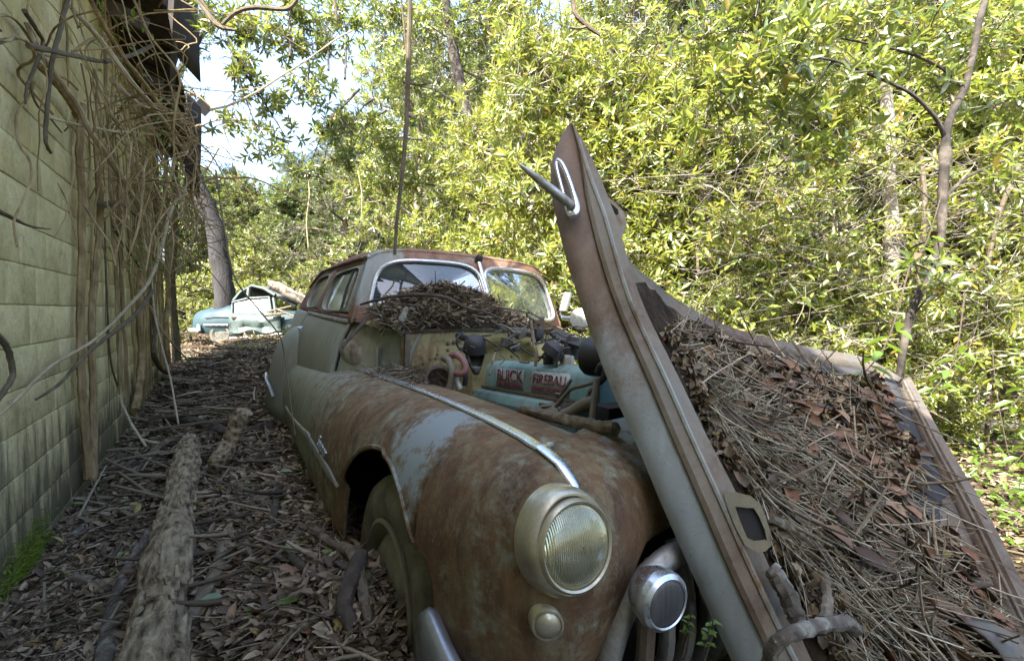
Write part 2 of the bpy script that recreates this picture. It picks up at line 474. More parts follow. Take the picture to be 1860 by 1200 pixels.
# forest floor
t = NT('soil')
g = t.node('ShaderNodeNewGeometry'); pos = g.outputs['Position']
c = t.ramp(t.noise(9, 9, .75, .5, pos), [(.3, (.024, .017, .011)), (.5, (.056, .040, .025)), (.7, (.12, .089, .056))])
t.bump(t.noise(30, 8, .8, 0, pos), 1., .03)
M['soil'] = t.done(c, .95, 0, .2)
# glass
def glass(name, dust_sky_col, dust, rough=.04, refl=.5):
    t = NT(name)
    tr = t.node('ShaderNodeBsdfTransparent'); tr.inputs[0].default_value = (.75, .8, .76, 1)
    gl = t.node('ShaderNodeBsdfGlossy'); gl.inputs['Roughness'].default_value = rough
    fr = t.node('ShaderNodeFresnel'); fr.inputs[0].default_value = 1.9
    f = t.math('ADD', t.math('MULTIPLY', fr.outputs[0], refl), .06, clamp=True)
    m1 = t.node('ShaderNodeMixShader'); t.l.new(f, m1.inputs[0]); t.l.new(tr.outputs[0], m1.inputs[1]); t.l.new(gl.outputs[0], m1.inputs[2])
    df = t.node('ShaderNodeBsdfDiffuse'); df.inputs[0].default_value = (*dust_sky_col, 1)
    dn = t.math('MULTIPLY', t.rng(t.math('ADD', t.math('MULTIPLY', t.noise(3, 6, .6, .5), .7), t.math('MULTIPLY', t.noise(40, 5, .7), .3)), .3, .7, .55, 1.), dust)
    m2 = t.node('ShaderNodeMixShader'); t.l.new(dn, m2.inputs[0]); t.l.new(m1.outputs[0], m2.inputs[1]); t.l.new(df.outputs[0], m2.inputs[2])
    t.l.new(m2.outputs[0], t.out.inputs[0]); M[name] = t.m
glass('windshield_glass', (.19, .22, .22), .28, .03, .6)  # bluish dust film also stands in for sky reflected in the pane
glass('side_glass', (.17, .165, .12), .62, .1, .7)
# sealed-beam lens: fluted glass over a bright bowl
t = NT('lens_glass')
wv = t.node('ShaderNodeTexWave', wave_type='BANDS', bands_direction='X'); t.put(wv.inputs['Vector'], t.co); wv.inputs['Scale'].default_value = 75
wv.inputs['Distortion'].default_value = .6
t.bump(wv.outputs['Fac'], .6, .004)
x, y, z = t.xyz()
c = t.mix(t.rng(t.noise(11, 6, .6), .35, .7), (.50, .49, .33), (.30, .29, .17))
t.put(t.p.inputs['Coat Weight'], 1.0); t.put(t.p.inputs['Coat Roughness'], .06)
M['lens_glass'] = t.done(c, .2, .75, .6)
# foliage
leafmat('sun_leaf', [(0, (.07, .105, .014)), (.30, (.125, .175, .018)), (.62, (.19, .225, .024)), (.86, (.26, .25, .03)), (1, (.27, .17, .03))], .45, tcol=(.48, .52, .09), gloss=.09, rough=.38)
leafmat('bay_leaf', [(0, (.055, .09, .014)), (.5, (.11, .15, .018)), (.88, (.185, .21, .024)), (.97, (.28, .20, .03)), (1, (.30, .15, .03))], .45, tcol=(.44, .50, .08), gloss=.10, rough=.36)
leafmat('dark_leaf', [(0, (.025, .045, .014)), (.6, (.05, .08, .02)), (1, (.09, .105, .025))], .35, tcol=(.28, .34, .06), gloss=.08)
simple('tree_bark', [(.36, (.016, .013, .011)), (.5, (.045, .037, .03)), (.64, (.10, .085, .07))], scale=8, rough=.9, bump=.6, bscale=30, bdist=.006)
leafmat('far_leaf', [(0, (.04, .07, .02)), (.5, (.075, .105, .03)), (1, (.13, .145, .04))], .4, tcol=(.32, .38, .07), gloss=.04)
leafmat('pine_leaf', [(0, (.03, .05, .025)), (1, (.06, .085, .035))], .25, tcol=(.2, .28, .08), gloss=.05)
leafmat('fresh_leaf', [(0, (.06, .12, .012)), (1, (.12, .20, .02))], .42, tcol=(.35, .5, .04), gloss=.08)
island_mat('dead_leaf', [(0, (.056, .037, .022)), (.35, (.125, .088, .05)), (.68, (.225, .165, .10)), (.92, (.35, .275, .18)), (.97, (.19, .075, .03)), (1, (.36, .30, .10))], .7, .4)
island_mat('brown_leaf', [(0, (.05, .032, .022)), (.4, (.10, .058, .036)), (.7, (.15, .082, .045)), (.88, (.19, .085, .04)), (1, (.26, .17, .10))], .55, .4)
island_mat('twig_mix', [(0, (.043, .031, .02)), (.4, (.12, .092, .058)), (.8, (.24, .195, .13)), (1, (.39, .33, .235))], .9)
island_mat('straw', [(0, (.13, .11, .075)), (.5, (.26, .225, .15)), (.85, (.38, .335, .23)), (1, (.48, .44, .33))], .75)
island_mat('thicket_twig', [(0, (.07, .058, .045)), (.5, (.16, .14, .11)), (1, (.30, .27, .22))], .9)
# ------------------------------------------------------------------ ground
def ground():
    xs = np.unique(np.concatenate([np.linspace(-3, 6, 150), np.linspace(-70, -3, 16), np.linspace(6, 80, 24)]))
    ys = np.unique(np.concatenate([np.linspace(-2, 12, 220), np.linspace(-60, -2, 12), np.linspace(12, 110, 30)]))
    X, Y = np.meshgrid(xs, ys)
    rs = np.random.default_rng(3)
    Z = gz(X, Y) + rs.normal(0, .008, X.shape) * (np.hypot(X, Y) < 14)
    v = np.stack([X, Y, Z], -1).reshape(-1, 3)
    n = len(xs); i, j = np.meshgrid(np.arange(len(ys) - 1), np.arange(n - 1), indexing='ij')
    a = (i * n + j).ravel()
    f = np.stack([a, a + 1, a + n + 1, a + n], 1)
    o = link('ground', mesh_np('ground', v, f, True), 'soil')
    tag(o, kind='structure')
ground()

# ------------------------------------------------------------------ block building on the left
WX = -.838
WALL_END = 9.7
EAVE = 4.0
def building():
    b = tag(empty('block_building', (WX, 0, 0)), 'yellowish painted concrete block building with vines climbing its wall', 'building')
    rnd = random.Random(5)
    # rough faces of a block, five variants; origin at the lower near corner
    BL, BH, BD = .3985, .1980, .045
    variants = []
    for k in range(5):
        m = MB(); nx, nz = 6, 4
        g = []
        for i in range(nz + 1):
            row = []
            for j in range(nx + 1):
                e = (i in (0, nz)) or (j in (0, nx))
                yy = BL * (0, .014, .26, .5, .74, .986, 1)[j] + rnd.uniform(-.0015, .0015); zz = BH * (0, .03, .5, .97, 1)[i] + rnd.uniform(-.0015, .0015)
                row.append((rnd.uniform(-.0012, .0006) - (.0022 if e else 0), yy, zz))
            g.append(row)
        m.grid(g)
        ring = g[0] + [g[i][nx] for i in range(1, nz + 1)] + g[nz][-2::-1] + [g[i][0] for i in range(nz - 1, 0, -1)]
        m.grid([ring, [(-BD, p[1], p[2]) for p in ring]], closed=True)
        me = bpy.data.meshes.new('concrete_block'); me.from_pydata([tuple(p) for p in m.v], [], m.f)
        bm = bmesh.new(); bm.from_mesh(me); bmesh.ops.remove_doubles(bm, verts=bm.verts, dist=1e-5); bmesh.ops.recalc_face_normals(bm, faces=bm.faces)
        for f in bm.faces: f.smooth = True
        bm.to_mesh(me); bm.free()
        me.materials.append(M['block_paint']); variants.append(me)
    spots = []
    for c in range(-1, 19):
        z = 1.3045 - .203 * 7 + .203 * c
        off = .2 * (c % 2) + .06 * math.sin(c * 2.3)
        k = -15
        while True:
            y = .4065 * k + off; k += 1
            if y > WALL_END - .42: break
            if z + .2 > EAVE: continue
            spots.append((y, z))
    def seen(s):
        p = Vector((WX, s[0] + .2, s[1] + .1)) - CAM
        d = p.dot(_fw)
        if d < .3: return False
        px = 930 + FPX * p.dot(_rt) / d; py = 600 - FPX * p.dot(_up) / d
        return px > -60 and -60 < py < 1260
    vis = sorted([s for s in spots if seen(s)], key=lambda s: s[0])
    parts, rest = vis[:300], vis[300:] + [s for s in spots if not seen(s)]
    for (y, z) in parts:
        o = bpy.data.objects.new('concrete_block', rnd.choice(variants)); COL.objects.link(o); o.parent = b
        o.location = (rnd.uniform(-.0025, .0025), y, z)
    m = MB()
    for (y, z) in rest:
        me = rnd.choice(variants)
        m.add([(v.co.x, v.co.y + y, v.co.z + z) for v in me.vertices], [tuple(p.vertices) for p in me.polygons])
    o = m.build('blockwork', 'block_paint', b); o['kind'] = 'stuff'
    m = MB(); m.box((-.1065, (WALL_END - 6) / 2, EAVE / 2 - .1), (.20, WALL_END + 6, EAVE + .2))
    m.build('mortar_core', 'block_paint', b, smooth=False)
    m = MB(); m.box((-2.7, WALL_END - .1, EAVE / 2 - .1), (4.98, .2, EAVE + .2)); m.box((-2.7, -5.9, EAVE / 2), (4.98, .2, EAVE)); m.box((-5.3, (WALL_END - 6) / 2, EAVE / 2), (.2, WALL_END + 6, EAVE))
    m.build('end_wall', 'mortar', b, smooth=False)
    # corrugated roof over boards, its edge broken
    def sheet(name, y0, y1, x0, z0, x1, z1, drop=0, tilt=0):
        m = MB(); n = int((y1 - y0) / .019); rows = []
        for s in (0, .5, 1):
            rows.append([Vector((x0 + (x1 - x0) * s, y0 + (y1 - y0) * i / n + tilt * s, z0 + (z1 - z0) * s + .009 * math.sin(i * math.pi / 2))) for i in range(n + 1)])
        m.grid(rows)
        return m.build(name, 'roof_sheet', b, solid=.003)
    y = -6.0
    while y < WALL_END + .4:
        e = .50 + rnd.uniform(-.05, .05)
        sheet('roof_sheet', y, y + .82, e, EAVE + .0 + rnd.uniform(-.02, .02), -2.75, 5.1)
        y += .80
    sheet('roof_sheet', -6, WALL_END + .4, -2.75, 5.1, -5.7, 4.05)
    for k in range(12):
        yy = -5.2 + k * 1.3
        m = MB(); m.box((-.95, yy, EAVE + .16), (2.7, .05, .12), Matrix.Rotation(R(17), 3, 'Y')); m.build('rafter', 'old_board', b, smooth=False)
    # sheets and a board that have come loose and hang from the eave
    def hang(p, hx, wdt, ht, rz, rx, mat, name):
        m = MB(); n = int(wdt / .019); rows = []
        for s in range(5):
            rows.append([Vector((.012 * math.sin(s * 1.3), (i / n - .5) * wdt, -ht * s / 4 + .0)) + Vector((.009 * math.sin(i * math.pi / 2), 0, 0)) for i in range(n + 1)])
        mt = Matrix.Rotation(rz, 3, 'Z') @ Matrix.Rotation(rx, 3, 'X')
        rows = [[mt @ q + Vector(p) - Vector((WX, 0, 0)) for q in r] for r in rows]
        m.grid(rows); return m.build(name, mat, b, solid=.004)
    a = onX(322, -60, -.40); hang(a, 0, 1.5, 1.2, R(-14), R(6), 'roof_sheet', 'hanging_sheet')
    a = onX(352, 180, -.30); hang(a, 0, .42, 1.5, R(-25), R(-4), 'roof_sheet', 'hanging_sheet')
    m = MB(); p, q = onX(318, -20, -.33), onX(306, 190, -.45)
    m.tube([p - b.location, q - b.location], .05, 4); m.build('hanging_board', 'roof_sheet', b, smooth=False)
    p = onX(368, 195, -.22)
    m = MB(); m.box(p - b.location, (.24, .02, .2), Matrix.Rotation(R(35), 3, 'Y') @ Matrix.Rotation(R(20), 3, 'Z')); m.build('roof_scrap', 'rim_rust', b, smooth=False)
building()

# ------------------------------------------------------------------ vines on the wall
def vine(name, pts, r, mat, label, n=7, group='vines climbing the block wall', rnd=random.Random(2)):
    P = catmull(pts, max(10, len(pts) * 5))
    P = [p + Vector((rnd.uniform(-1, 1), rnd.uniform(-1, 1), rnd.uniform(-1, 1))) * (max(r) if isinstance(r, (list, tuple)) else r) * .10 for p in P]
    m = MB(); m.tube(P, r, n, noise=.10, rnd=rnd)
    o = m.build(name, mat)
    return tag(o, label, 'vine', group)
def wp(lst, off):
    out = []
    for i, q in enumerate(lst):
        o = off if not isinstance(off, (list, tuple)) else float(np.interp(i / (len(lst) - 1), np.linspace(0, 1, len(off)), off))
        p = onX(q[0], q[1], WX + o) if q[0] < 395 else U(q[0], q[1], 8)
        if (p - CAM).dot(_fw) > 8: p = U(q[0], q[1], 8)
        out.append(p)
    return out
def vines():
    T = [
     ([(150,190),(145,260),(147,330),(149,450),(146,560),(148,640),(150,720),(158,800),(163,868)], .05, [.024,.022,.023,.025,.032], 'vine_bark', 'thick brown vine trunk standing nearest on the block wall, knotty at its top'),
     ([(176,240),(180,330),(183,400),(178,450),(172,500),(168,560),(168,640),(170,720),(169,800),(168,872)], .06, [.025,.022,.024,.022,.03], 'vine_bark', 'thick kinked vine trunk beside the knotty one, joining it at the ground'),
     ([(252,300),(256,400),(258,480),(252,560),(257,640),(252,700),(245,745)], .06, [.03,.034,.036,.042], 'vine_bark', 'broad greenish mossy vine trunk farther along the wall'),
     ([(282,300),(284,420),(277,520),(281,600),(279,640),(291,668),(312,682),(335,690)], .08, [.022,.025,.032,.03], 'dark_vine', 'dark vine trunk whose foot bends away from the wall along the ground'),
     ([(302,280),(300,400),(305,520),(302,600),(306,660)], .08, [.035,.035,.042], 'vine_bark', 'brown vine trunk climbing near the far end of the wall'),
     ([(318,300),(316,420),(313,520),(318,600),(322,655)], .10, [.05,.05,.07], 'dark_vine', 'dark vine trunk climbing the far corner of the wall'),
     ([(48,42),(75,100),(110,148),(140,190),(165,240),(200,290),(235,345),(262,395),(284,440),(292,456)], [.05,.2,.34], [.010,.016,.02,.02], 'pale_vine', 'long straight pale vine slanting down from the top left corner'),
     ([(292,456),(270,512),(230,560),(170,618),(100,660),(40,715),(-10,762)], [.34,.2,.06,.03], [.018,.010,.005], 'pale_vine', 'pale thin vine sloping down leftward across the two trunks'),
     ([(278,528),(245,572),(200,608),(160,640),(110,695),(64,726)], [.3,.16,.05], [.02,.012,.006], 'dark_vine', 'dark curved vine sloping down leftward under the pale one'),
     ([(52,84),(110,96),(172,110),(196,112)], [.14,.22], [.014,.012], 'dark_vine', 'short dark broken vine lying level near the top left'),
     ([(190,112),(245,98),(300,66),(335,30),(352,-8)], [.22,.36,.5], [.014,.018,.02], 'dark_vine', 'dark vine curving upward to the roof edge'),
     ([(124,-8),(108,60),(95,110),(88,170),(83,240),(84,262),(92,278)], .12, [.012,.010,.007], 'dark_vine', 'dark vine hanging straight down with a twiggy end in front of bare blocks'),
     ([(44,20),(68,58),(78,82),(56,140),(48,160),(46,188)], .08, [.011,.005], 'dark_vine', 'thin crooked vine hanging at the top left of the wall'),
     ([(54,140),(64,186),(90,214),(112,241)], .08, [.006,.004], 'dark_vine', 'small forked twig of vine reaching over bare blocks'),
     ([(70,118),(100,150),(122,178),(138,200),(142,212)], .07, [.016,.02,.03], 'vine_bark', 'rough dark vine joining the knotty trunk from the upper left'),
     ([(-6,78),(12,73),(30,70)], .1, [.010,.006], 'dark_vine', 'short dark vine tip poking in at the left edge, high up'),
     ([(-8,380),(30,400),(60,412),(92,416)], .08, [.010,.003], 'dark_vine', 'lone dark vine tip drooping across the bare blocks'),
     ([(-6,608),(12,630),(22,665),(20,690),(-6,728)], .09, [.012,.010], 'dark_vine', 'dark vine bowing into view at the left edge'),
     ([(84,213),(140,226),(200,238),(245,241),(290,246)], [.08,.2,.3], [.006,.010,.012], 'pale_vine', 'thin pale vine running level over the knotty trunk'),
     ([(128,12),(190,82),(240,150),(300,222),(345,288),(384,312)], [.14,.4,.55], [.014,.018,.014], 'pale_vine', 'long pale vine falling from the roof toward the far corner'),
     ([(160,-8),(215,92),(268,160),(318,238),(350,280),(364,325)], [.16,.4,.6], [.014,.018,.014], 'vine_bark', 'brown vine falling beside the long pale one'),
     ([(203,146),(258,192),(318,210),(372,242)], [.2,.5], [.02,.014], 'pale_vine', 'pale stub-ended vine crossing the tangle below the eave'),
     ([(292,455),(312,380),(345,330),(372,312),(398,268)], [.34,.6], [.018,.014], 'pale_vine', 'pale vine rising past the far corner into the sky'),
     ([(272,555),(300,608),(330,642),(362,678)], [.2,.5], [.012,.008], 'pale_vine', 'thin straight vine leaning from the wall to the ground'),
     ([(274,470),(280,560),(292,620),(310,690),(324,770)], [.16,.5], [.010,.008], 'pale_vine', 'pale thin vine dropping from the tangle to the litter'),
     ([(190,395),(192,480),(196,580),(202,660),(215,705)], .03, [.008,.007], 'dark_vine', 'thin dark vine running straight down behind the kinked trunk'),
     ([(205,410),(222,440),(240,465),(258,490)], [.08,.1], [.010,.014], 'dark_vine', 'curved dark vine arching over to the mossy trunk'),
     ([(184,375),(205,368),(228,375),(250,395)], [.1,.16], [.024,.012], 'dark_vine', 'thick dark vine elbow bent over beside the kinked trunk'),
     ([(214,440),(220,520),(220,600),(218,690)], .02, [.006,.006], 'dark_vine', 'hair-thin dark vine on pale blocks'),
     ([(217,720),(228,748),(242,775),(265,810)], [.12,.4], [.010,.008], 'pale_vine', 'pale sprout leaning out from the wall foot'),
    ]
    for k, (pts, off, r, mat, lab) in enumerate(T):
        vine('vine_stem', wp(pts, off), r, mat, lab)
    rs = np.random.default_rng(11); rnd = random.Random(11)
    # the tangle nobody could count: hundreds of thin stems hanging along the wall and over the eave
    m = MB()
    for k in range(185):
        y = rnd.uniform(3.9, 9.6) if k < 120 else rnd.uniform(3.3, 6.5); z = rnd.uniform(1.9, 4.0)
        if k % 3 == 0: z = rnd.uniform(2.4, 3.9)
        x = WX + rnd.uniform(.02, .22) + (.3 if k % 4 == 0 else 0)
        p = Vector((x, y, z)); d = Vector((rnd.uniform(-.1, .6), rnd.uniform(-1, 1), rnd.uniform(-1.2, .5))).normalized()
        P = [p.copy()]
        for s in range(rnd.randint(8, 16)):
            d = (d + Vector((rnd.uniform(-.3, .3), rnd.uniform(-.35, .35), rnd.uniform(-.42, .22)))).normalized()
            p = p + d * .13
            if p.x < WX + .02: p.x = WX + .02; d.x = abs(d.x) * .5
            if p.x > WX + .62: d.x = -abs(d.x)
            if p.z < 1.5: break
            P.append(p.copy())
        if len(P) < 4: continue
        r0 = rnd.choice((.004, .005, .007, .009))
        m.tube(catmull(P, len(P) * 2), [r0, r0 * .6], 5, caps=False)
    for k in range(34):          # straight stems pressed to the wall
        y = rnd.uniform(4.3, 9.6); x = WX + rnd.uniform(.01, .06); P = []
        top = rnd.uniform(2.2, 4); zz = top
        while zz > rnd.uniform(.0, .6):
            P.append(Vector((x + rnd.uniform(-.006, .02), y, zz))); y += rnd.uniform(-.05, .05); zz -= .22
        if len(P) > 3: m.tube(catmull(P, len(P) * 2), rnd.choice((.004, .006, .010, .014)), 5, caps=False)
    for k in range(46):          # loops hanging off the far eave against the sky
        y = rnd.uniform(5.2, 9.4); p = Vector((WX + rnd.uniform(.2, .7), y, rnd.uniform(2.1, 4.2))); d = Vector((rnd.uniform(.3, 1), rnd.uniform(-.5, .5), rnd.uniform(-.2, .6))).normalized(); P = [p.copy()]
        for s in range(rnd.randint(6, 11)):
            d = (d + Vector((rnd.uniform(-.2, .25), rnd.uniform(-.3, .3), rnd.uniform(-.5, .15)))).normalized(); p = p + d * .15; P.append(p.copy())
        r0 = rnd.choice((.005, .007, .011)); m.tube(catmull(P, len(P) * 3), [r0, r0 * .4], 5, caps=False)
    o = m.build('vine_tangle', 'vine_bark'); tag(o, 'mass of thin tangled brown vine stems under the eave', 'vines', kind='stuff')
    # a few fresh leaves in the tangle
    n = 1500; p = np.stack([WX + rs.uniform(.03, .45, n), rs.uniform(4.2, 9.2, n), rs.uniform(1.6, 3.7, n)], 1)
    keep = (np.sin(p[:, 1] * 2.1 + p[:, 2] * 3.3) + np.sin(p[:, 1] * 5 - p[:, 2] * 2)) > .35; p = p[keep]; n = len(p)
    v, f = leaves_np(p, rs.normal(size=(n, 3)) + [0, 0, -.3], rs.normal(size=(n, 3)) + [0.6, -.3, 1], rs.uniform(.035, .075, n), rs.uniform(.012, .03, n))
    o = link('vine_leaves', mesh_np('vine_leaves', v, f), 'fresh_leaf'); tag(o, 'small fresh green leaves sprouting through the vine tangle', 'leaves', kind='stuff')
vines()
# ------------------------------------------------------------------ the old sedan
CAR = empty('old_sedan', (1.345, .72, -.033), (0, R(2.5), 0))
tag(CAR, 'rusted old grey sedan without its hood, engine bay open, beside the block wall', 'car')
bpy.context.view_layer.update()
CI = CAR.matrix_world.inverted()
def L(p): return CI @ Vector(p)          # world point -> car coordinates (u across, v back from the headlights, w up)
def interp(x, tab):
    return float(np.interp(x, [a for a, b in tab], [b for a, b in tab]))

PATH = [(-.95, 3.72), (-.98, 3.1), (-1.0, 2.2), (-1.008, 1.5), (-1.0, .95), (-.985, .52), (-.955, .25), (-.905, .055), (-.84, -.04), (-.765, -.07), (-.66, -.055), (-.55, -.015), (-.42, -.01), (-.22, -.03), (0, -.04)]
CREST = [(-.78, 3.6, .83), (-.765, 3.05, .87), (-.745, 2.2, .925), (-.735, 1.5, .945), (-.73, .95, .955), (-.735, .52, .955), (-.745, .27, .95), (-.752, .18, .945), (-.755, .15, .945), (-.755, .14, .945), (-.70, .16, .95), (-.60, .22, .95), (-.48, .27, .955), (-.28, .30, .96), (0, .30, .965)]
BULGE = [.52, .54, .58, .60, .62, .64, .68, .72, .74, .75, .76, .77, .78, .79, .79]
TUCK = [.06, .05, .04, .03, .03, .04, .06, .10, .13, .15, .14, .06, .02, .02, .02]
BOT = [.30, .30, .31, .32, .32, .34, .34, .34, .34, .34, .36, .70, .755, .77, .77]
AX_V, AX_W, AX_R = .72, .42, .425
def fender(sign):
    n = 260
    A = catmull([(a, b, c) for (a, b), c in zip(PATH, BULGE)], n)
    C = catmull(CREST, n)
    idx = np.linspace(0, 1, len(PATH))
    rows = []; arch = []
    for i in range(n):
        t = i / (n - 1)
        tk = float(np.interp(t, idx, TUCK)); zb = float(np.interp(t, idx, BOT))
        b, c = A[i], C[i]
        inarch = False
        if b.x < -.94 and abs(b.y - AX_V) < AX_R:
            zb = AX_W + math.sqrt(max(AX_R ** 2 - (b.y - AX_V) ** 2, 0)) * (.94 if b.y > AX_V else .92); inarch = True
        P = []; pw = 2 / 2.25
        def ell(th):
            s, k = max(math.sin(th), 0) ** pw, max(math.cos(th), 0) ** pw
            return Vector((c.x + (b.x - c.x) * s, c.y + (b.y - c.y) * s, b.z + (c.z - b.z) * k))
        if zb > b.z:
            k = ((zb - b.z) / max(c.z - b.z, 1e-3)); k = min(k, 1) ** (1 / pw)
            th = math.acos(min(k, 1))
            P = [ell(th * j / 23) for j in range(24)]
        else:
            P = [ell(math.pi / 2 * j / 16) for j in range(17)]
            dr = Vector((c.x - b.x, c.y - b.y, 0)).normalized()
            for j in range(1, 8):
                q = j / 7
                P.append(Vector((b.x, b.y, b.z + (zb - b.z) * q)) + dr * tk * q * q)
        if inarch: arch.append(P[-1].copy())
        rows.append([Vector((p.x * -sign, p.y, p.z)) for p in P])
    m = MB(); m.grid(rows)
    f = m.build('front_fender', 'fender_paint', CAR, solid=.006, auto=60)
    # rolled lip round the wheel opening
    m = MB(); m.tube([Vector((p.x * -sign * .998, p.y, p.z)) for p in [arch[0] - Vector((0, 0, .1))] + arch + [arch[-1] - Vector((0, 0, .1))]], .009, 6); m.build('arch_lip', 'fender_paint', f)
    # flat top between crest and engine bay, and the inner apron
    m = MB(); rows = []
    for i in range(60):
        v = .17 + i / 59 * 1.9
        k = min(range(n), key=lambda q: abs(C[q].y - v) if C[q].x < -.72 else 9)
        c = C[k]
        ed = -.50 if v < 1.6 else -.50 - (v - 1.6) * .2
        row = [Vector((c.x, v, c.z)), Vector((c.x + .07, v, c.z + .004)), Vector((ed - .06, v, c.z - .012)), Vector((ed, v, c.z - .030)), Vector((ed + .012, v, c.z - .05)), Vector((ed + .005, v, c.z - .13)), Vector((ed - .03, v, .5))]
        rows.append([Vector((p.x * -sign, p.y, p.z)) for p in row])
    m.grid(rows); m.build('fender_top', 'fender_paint', CAR, solid=.005, auto=60)
    return C
CR = fender(-1)
fender(1)

# chrome strip along the crest, running down onto the headlight rim
def flatbar(path, ups, wd, th):
    m = MB(); rows = []
    for i, p in enumerate(path):
        t = (path[min(i + 1, len(path) - 1)] - path[max(i - 1, 0)]).normalized(); up = ups[i] if isinstance(ups, list) else ups
        s = t.cross(up).normalized(); up = s.cross(t); w_ = wd[i] if isinstance(wd, list) else wd
        rows.append([p - s * w_ / 2, p - s * w_ * .38 + up * th, p + up * th * 1.5, p + s * w_ * .38 + up * th, p + s * w_ / 2, p - up * th])
    m.grid(rows, closed=True); o = len(m.v)
    m.f.append(tuple(range(6))[::-1]); m.f.append(tuple(o - 6 + k for k in range(6)))
    return m
crest = sorted([p for p in CR if p.x < -.72 and p.y < 2.08 and p.y > .135], key=lambda p: p.y)[::3]
crest = [Vector((p.x, p.y, p.z + .007)) for p in crest]
flatbar(crest, Vector((-.25, 0, 1)), .030, .005).build('chrome_strip', 'strip_chrome', CAR)
e = crest[0]
flatbar([e + Vector((0, .0, .004)), Vector((e.x - .001, .06, e.z - .012)), Vector((e.x - .006, .01, e.z - .045)), Vector((e.x - .012, -.018, e.z - .085))], Vector((0, -.6, 1)), [.036, .04, .03, .006], .005).build('strip_tip', 'strip_chrome', CAR)

# headlight
HL = Vector((-.814, -.046, .820)); hax = Vector((-.05, -1, .20)).normalized()
h = MB(); h.lathe([(.101, -.05), (.0995, -.014), (.097, -.001), (.093, .007), (.088, .011), (.084, .009), (.081, .002), (.079, -.03)], HL + Vector((-.005, 0, .004)), hax, 48, sx=.97, sy=1.05)
hb = h.build('headlight', 'bezel_chrome', CAR)
h = MB(); h.lathe([(.088, .002), (.0865, .018), (.082, .023), (.078, .020), (.076, .010)], HL, hax, 48); h.build('retaining_ring', 'bezel_chrome', hb)
h = MB(); prof = [(.0785 * math.sin(a), .012 + .024 * math.cos(a)) for a in np.linspace(math.pi / 2, 0.02, 12)]
h.lathe(prof, HL, hax, 48); h.build('lens', 'lens_glass', hb)
h = MB(); prof = [(.077 * math.sin(a), .005 - .05 * math.cos(a)) for a in np.linspace(math.pi / 2, .02, 12)]
h.lathe(prof, HL, hax, 32); h.build('reflector', 'chrome', hb)
# parking lamp
bpy.context.view_layer.update(); _h = S.ray_cast(bpy.context.evaluated_depsgraph_get(), CAM, ray(994, 1130).normalized())
pl = L(_h[1]); pax = (Vector((-.25, -1, -.12)) + _h[2] * .6).normalized()
h = MB(); h.lathe([(.036, -.04), (.0345, .003), (.031, .009), (.027, .010), (.025, .005)], pl, pax, 32, sy=1.15); pk = h.build('parking_lamp', 'bezel_chrome', CAR)
h = MB(); h.lathe([(.026 * math.sin(a), .005 + .014 * math.cos(a)) for a in np.linspace(math.pi / 2, .02, 8)], pl, pax, 32, sy=1.15); h.build('lens', 'bezel_chrome', pk)

# grille
gp = [(-.685, .02, .30), (-.69, -.01, .42), (-.685, -.035, .55), (-.655, -.045, .645), (-.58, -.055, .71), (-.46, -.065, .745), (-.2, -.075, .765), (0, -.08, .77)]
gp = gp + [(-a, b, c) for a, b, c in gp[-2::-1]]
m = MB(); m.tube(catmull(gp, 70), .027, 14); gr = m.build('grille_surround', 'dull_chrome', CAR)
k = -.60
while k < .61:
    top = interp(abs(k), [(0, .735), (.46, .715), (.58, .67), (.62, .63), (.66, .58)])
    m = MB(); m.tube(catmull([(k, .03, .33), (k, -.03, .42), (k, -.055, .52), (k, -.045, (top + .55) / 2), (k, .0, top + .01)], 14), .017, 8, flat=1.2); m.build('grille_bar', 'dull_chrome', CAR)
    k += .0755
m = MB(); m.box((0, .12, .52), (1.34, .02, .46)); m.build('grille_backing', 'dark_under', CAR)
m = MB(); m.box((0, .08, .30), (1.3, .2, .05), bev=.015); m.build('splash_pan', 'fender_paint', CAR)
# fog lamp in front of the grille
fl = L(U(1200, 1087, .90)); fax = Vector((-.12, -1, .02)).normalized()
h = MB(); h.lathe([(.0, -.062), (.024, -.06), (.044, -.045), (.054, -.025), (.057, -.007), (.0585, -.004), (.0585, .003), (.056, .015), (.048, .021), (.045, .019)], fl, fax, 36); fg = h.build('fog_lamp', 'chrome', CAR)
h = MB(); h.lathe([(.046 * math.sin(a), .016 + .008 * math.cos(a)) for a in np.linspace(math.pi / 2, .02, 6)], fl, fax, 32); h.build('lens', 'fog_lens', fg)
m = MB(); m.tube([fl + Vector((0, .03, -.05)), fl + Vector((.01, .04, -.14)), fl + Vector((.02, .06, -.3))], .018, 8); m.build('bracket', 'rim_rust', fg)
# bumper
bp = catmull([(-.945, .34, .455), (-.955, .27, .46), (-.965, .12, .44), (-.95, -.06, .42), (-.86, -.2, .41), (-.6, -.28, .41), (-.3, -.30, .41), (0, -.31, .41), (.3, -.30, .41), (.6, -.28, .41), (.86, -.2, .41), (.95, -.06, .42), (.955, .27, .46)], 140)
m = MB(); rows = []
for i, p in enumerate(bp):
    t = (bp[min(i + 1, 139)] - bp[max(i - 1, 0)]).normalized(); o_ = t.cross(Vector((0, 0, 1))).normalized() * -1
    _q = min(1, min(i, 139 - i) / 12); hh = .095 * max(.08, math.sqrt(1 - (1 - _q) ** 2))
    rows.append([p + Vector((0, 0, z_ * hh)) + o_ * x_ for z_, x_ in ((-.85, -.03), (-.98, -.01), (-.9, .006), (-.5, .022), (0, .03), (.5, .022), (.9, .006), (.98, -.01), (.85, -.03))])
m.grid(rows, closed=True); m.f.append(tuple(range(9))); m.f.append(tuple(len(m.v) - 9 + k for k in range(9))[::-1]); m.build('bumper', 'bumper_chrome', CAR, auto=75)

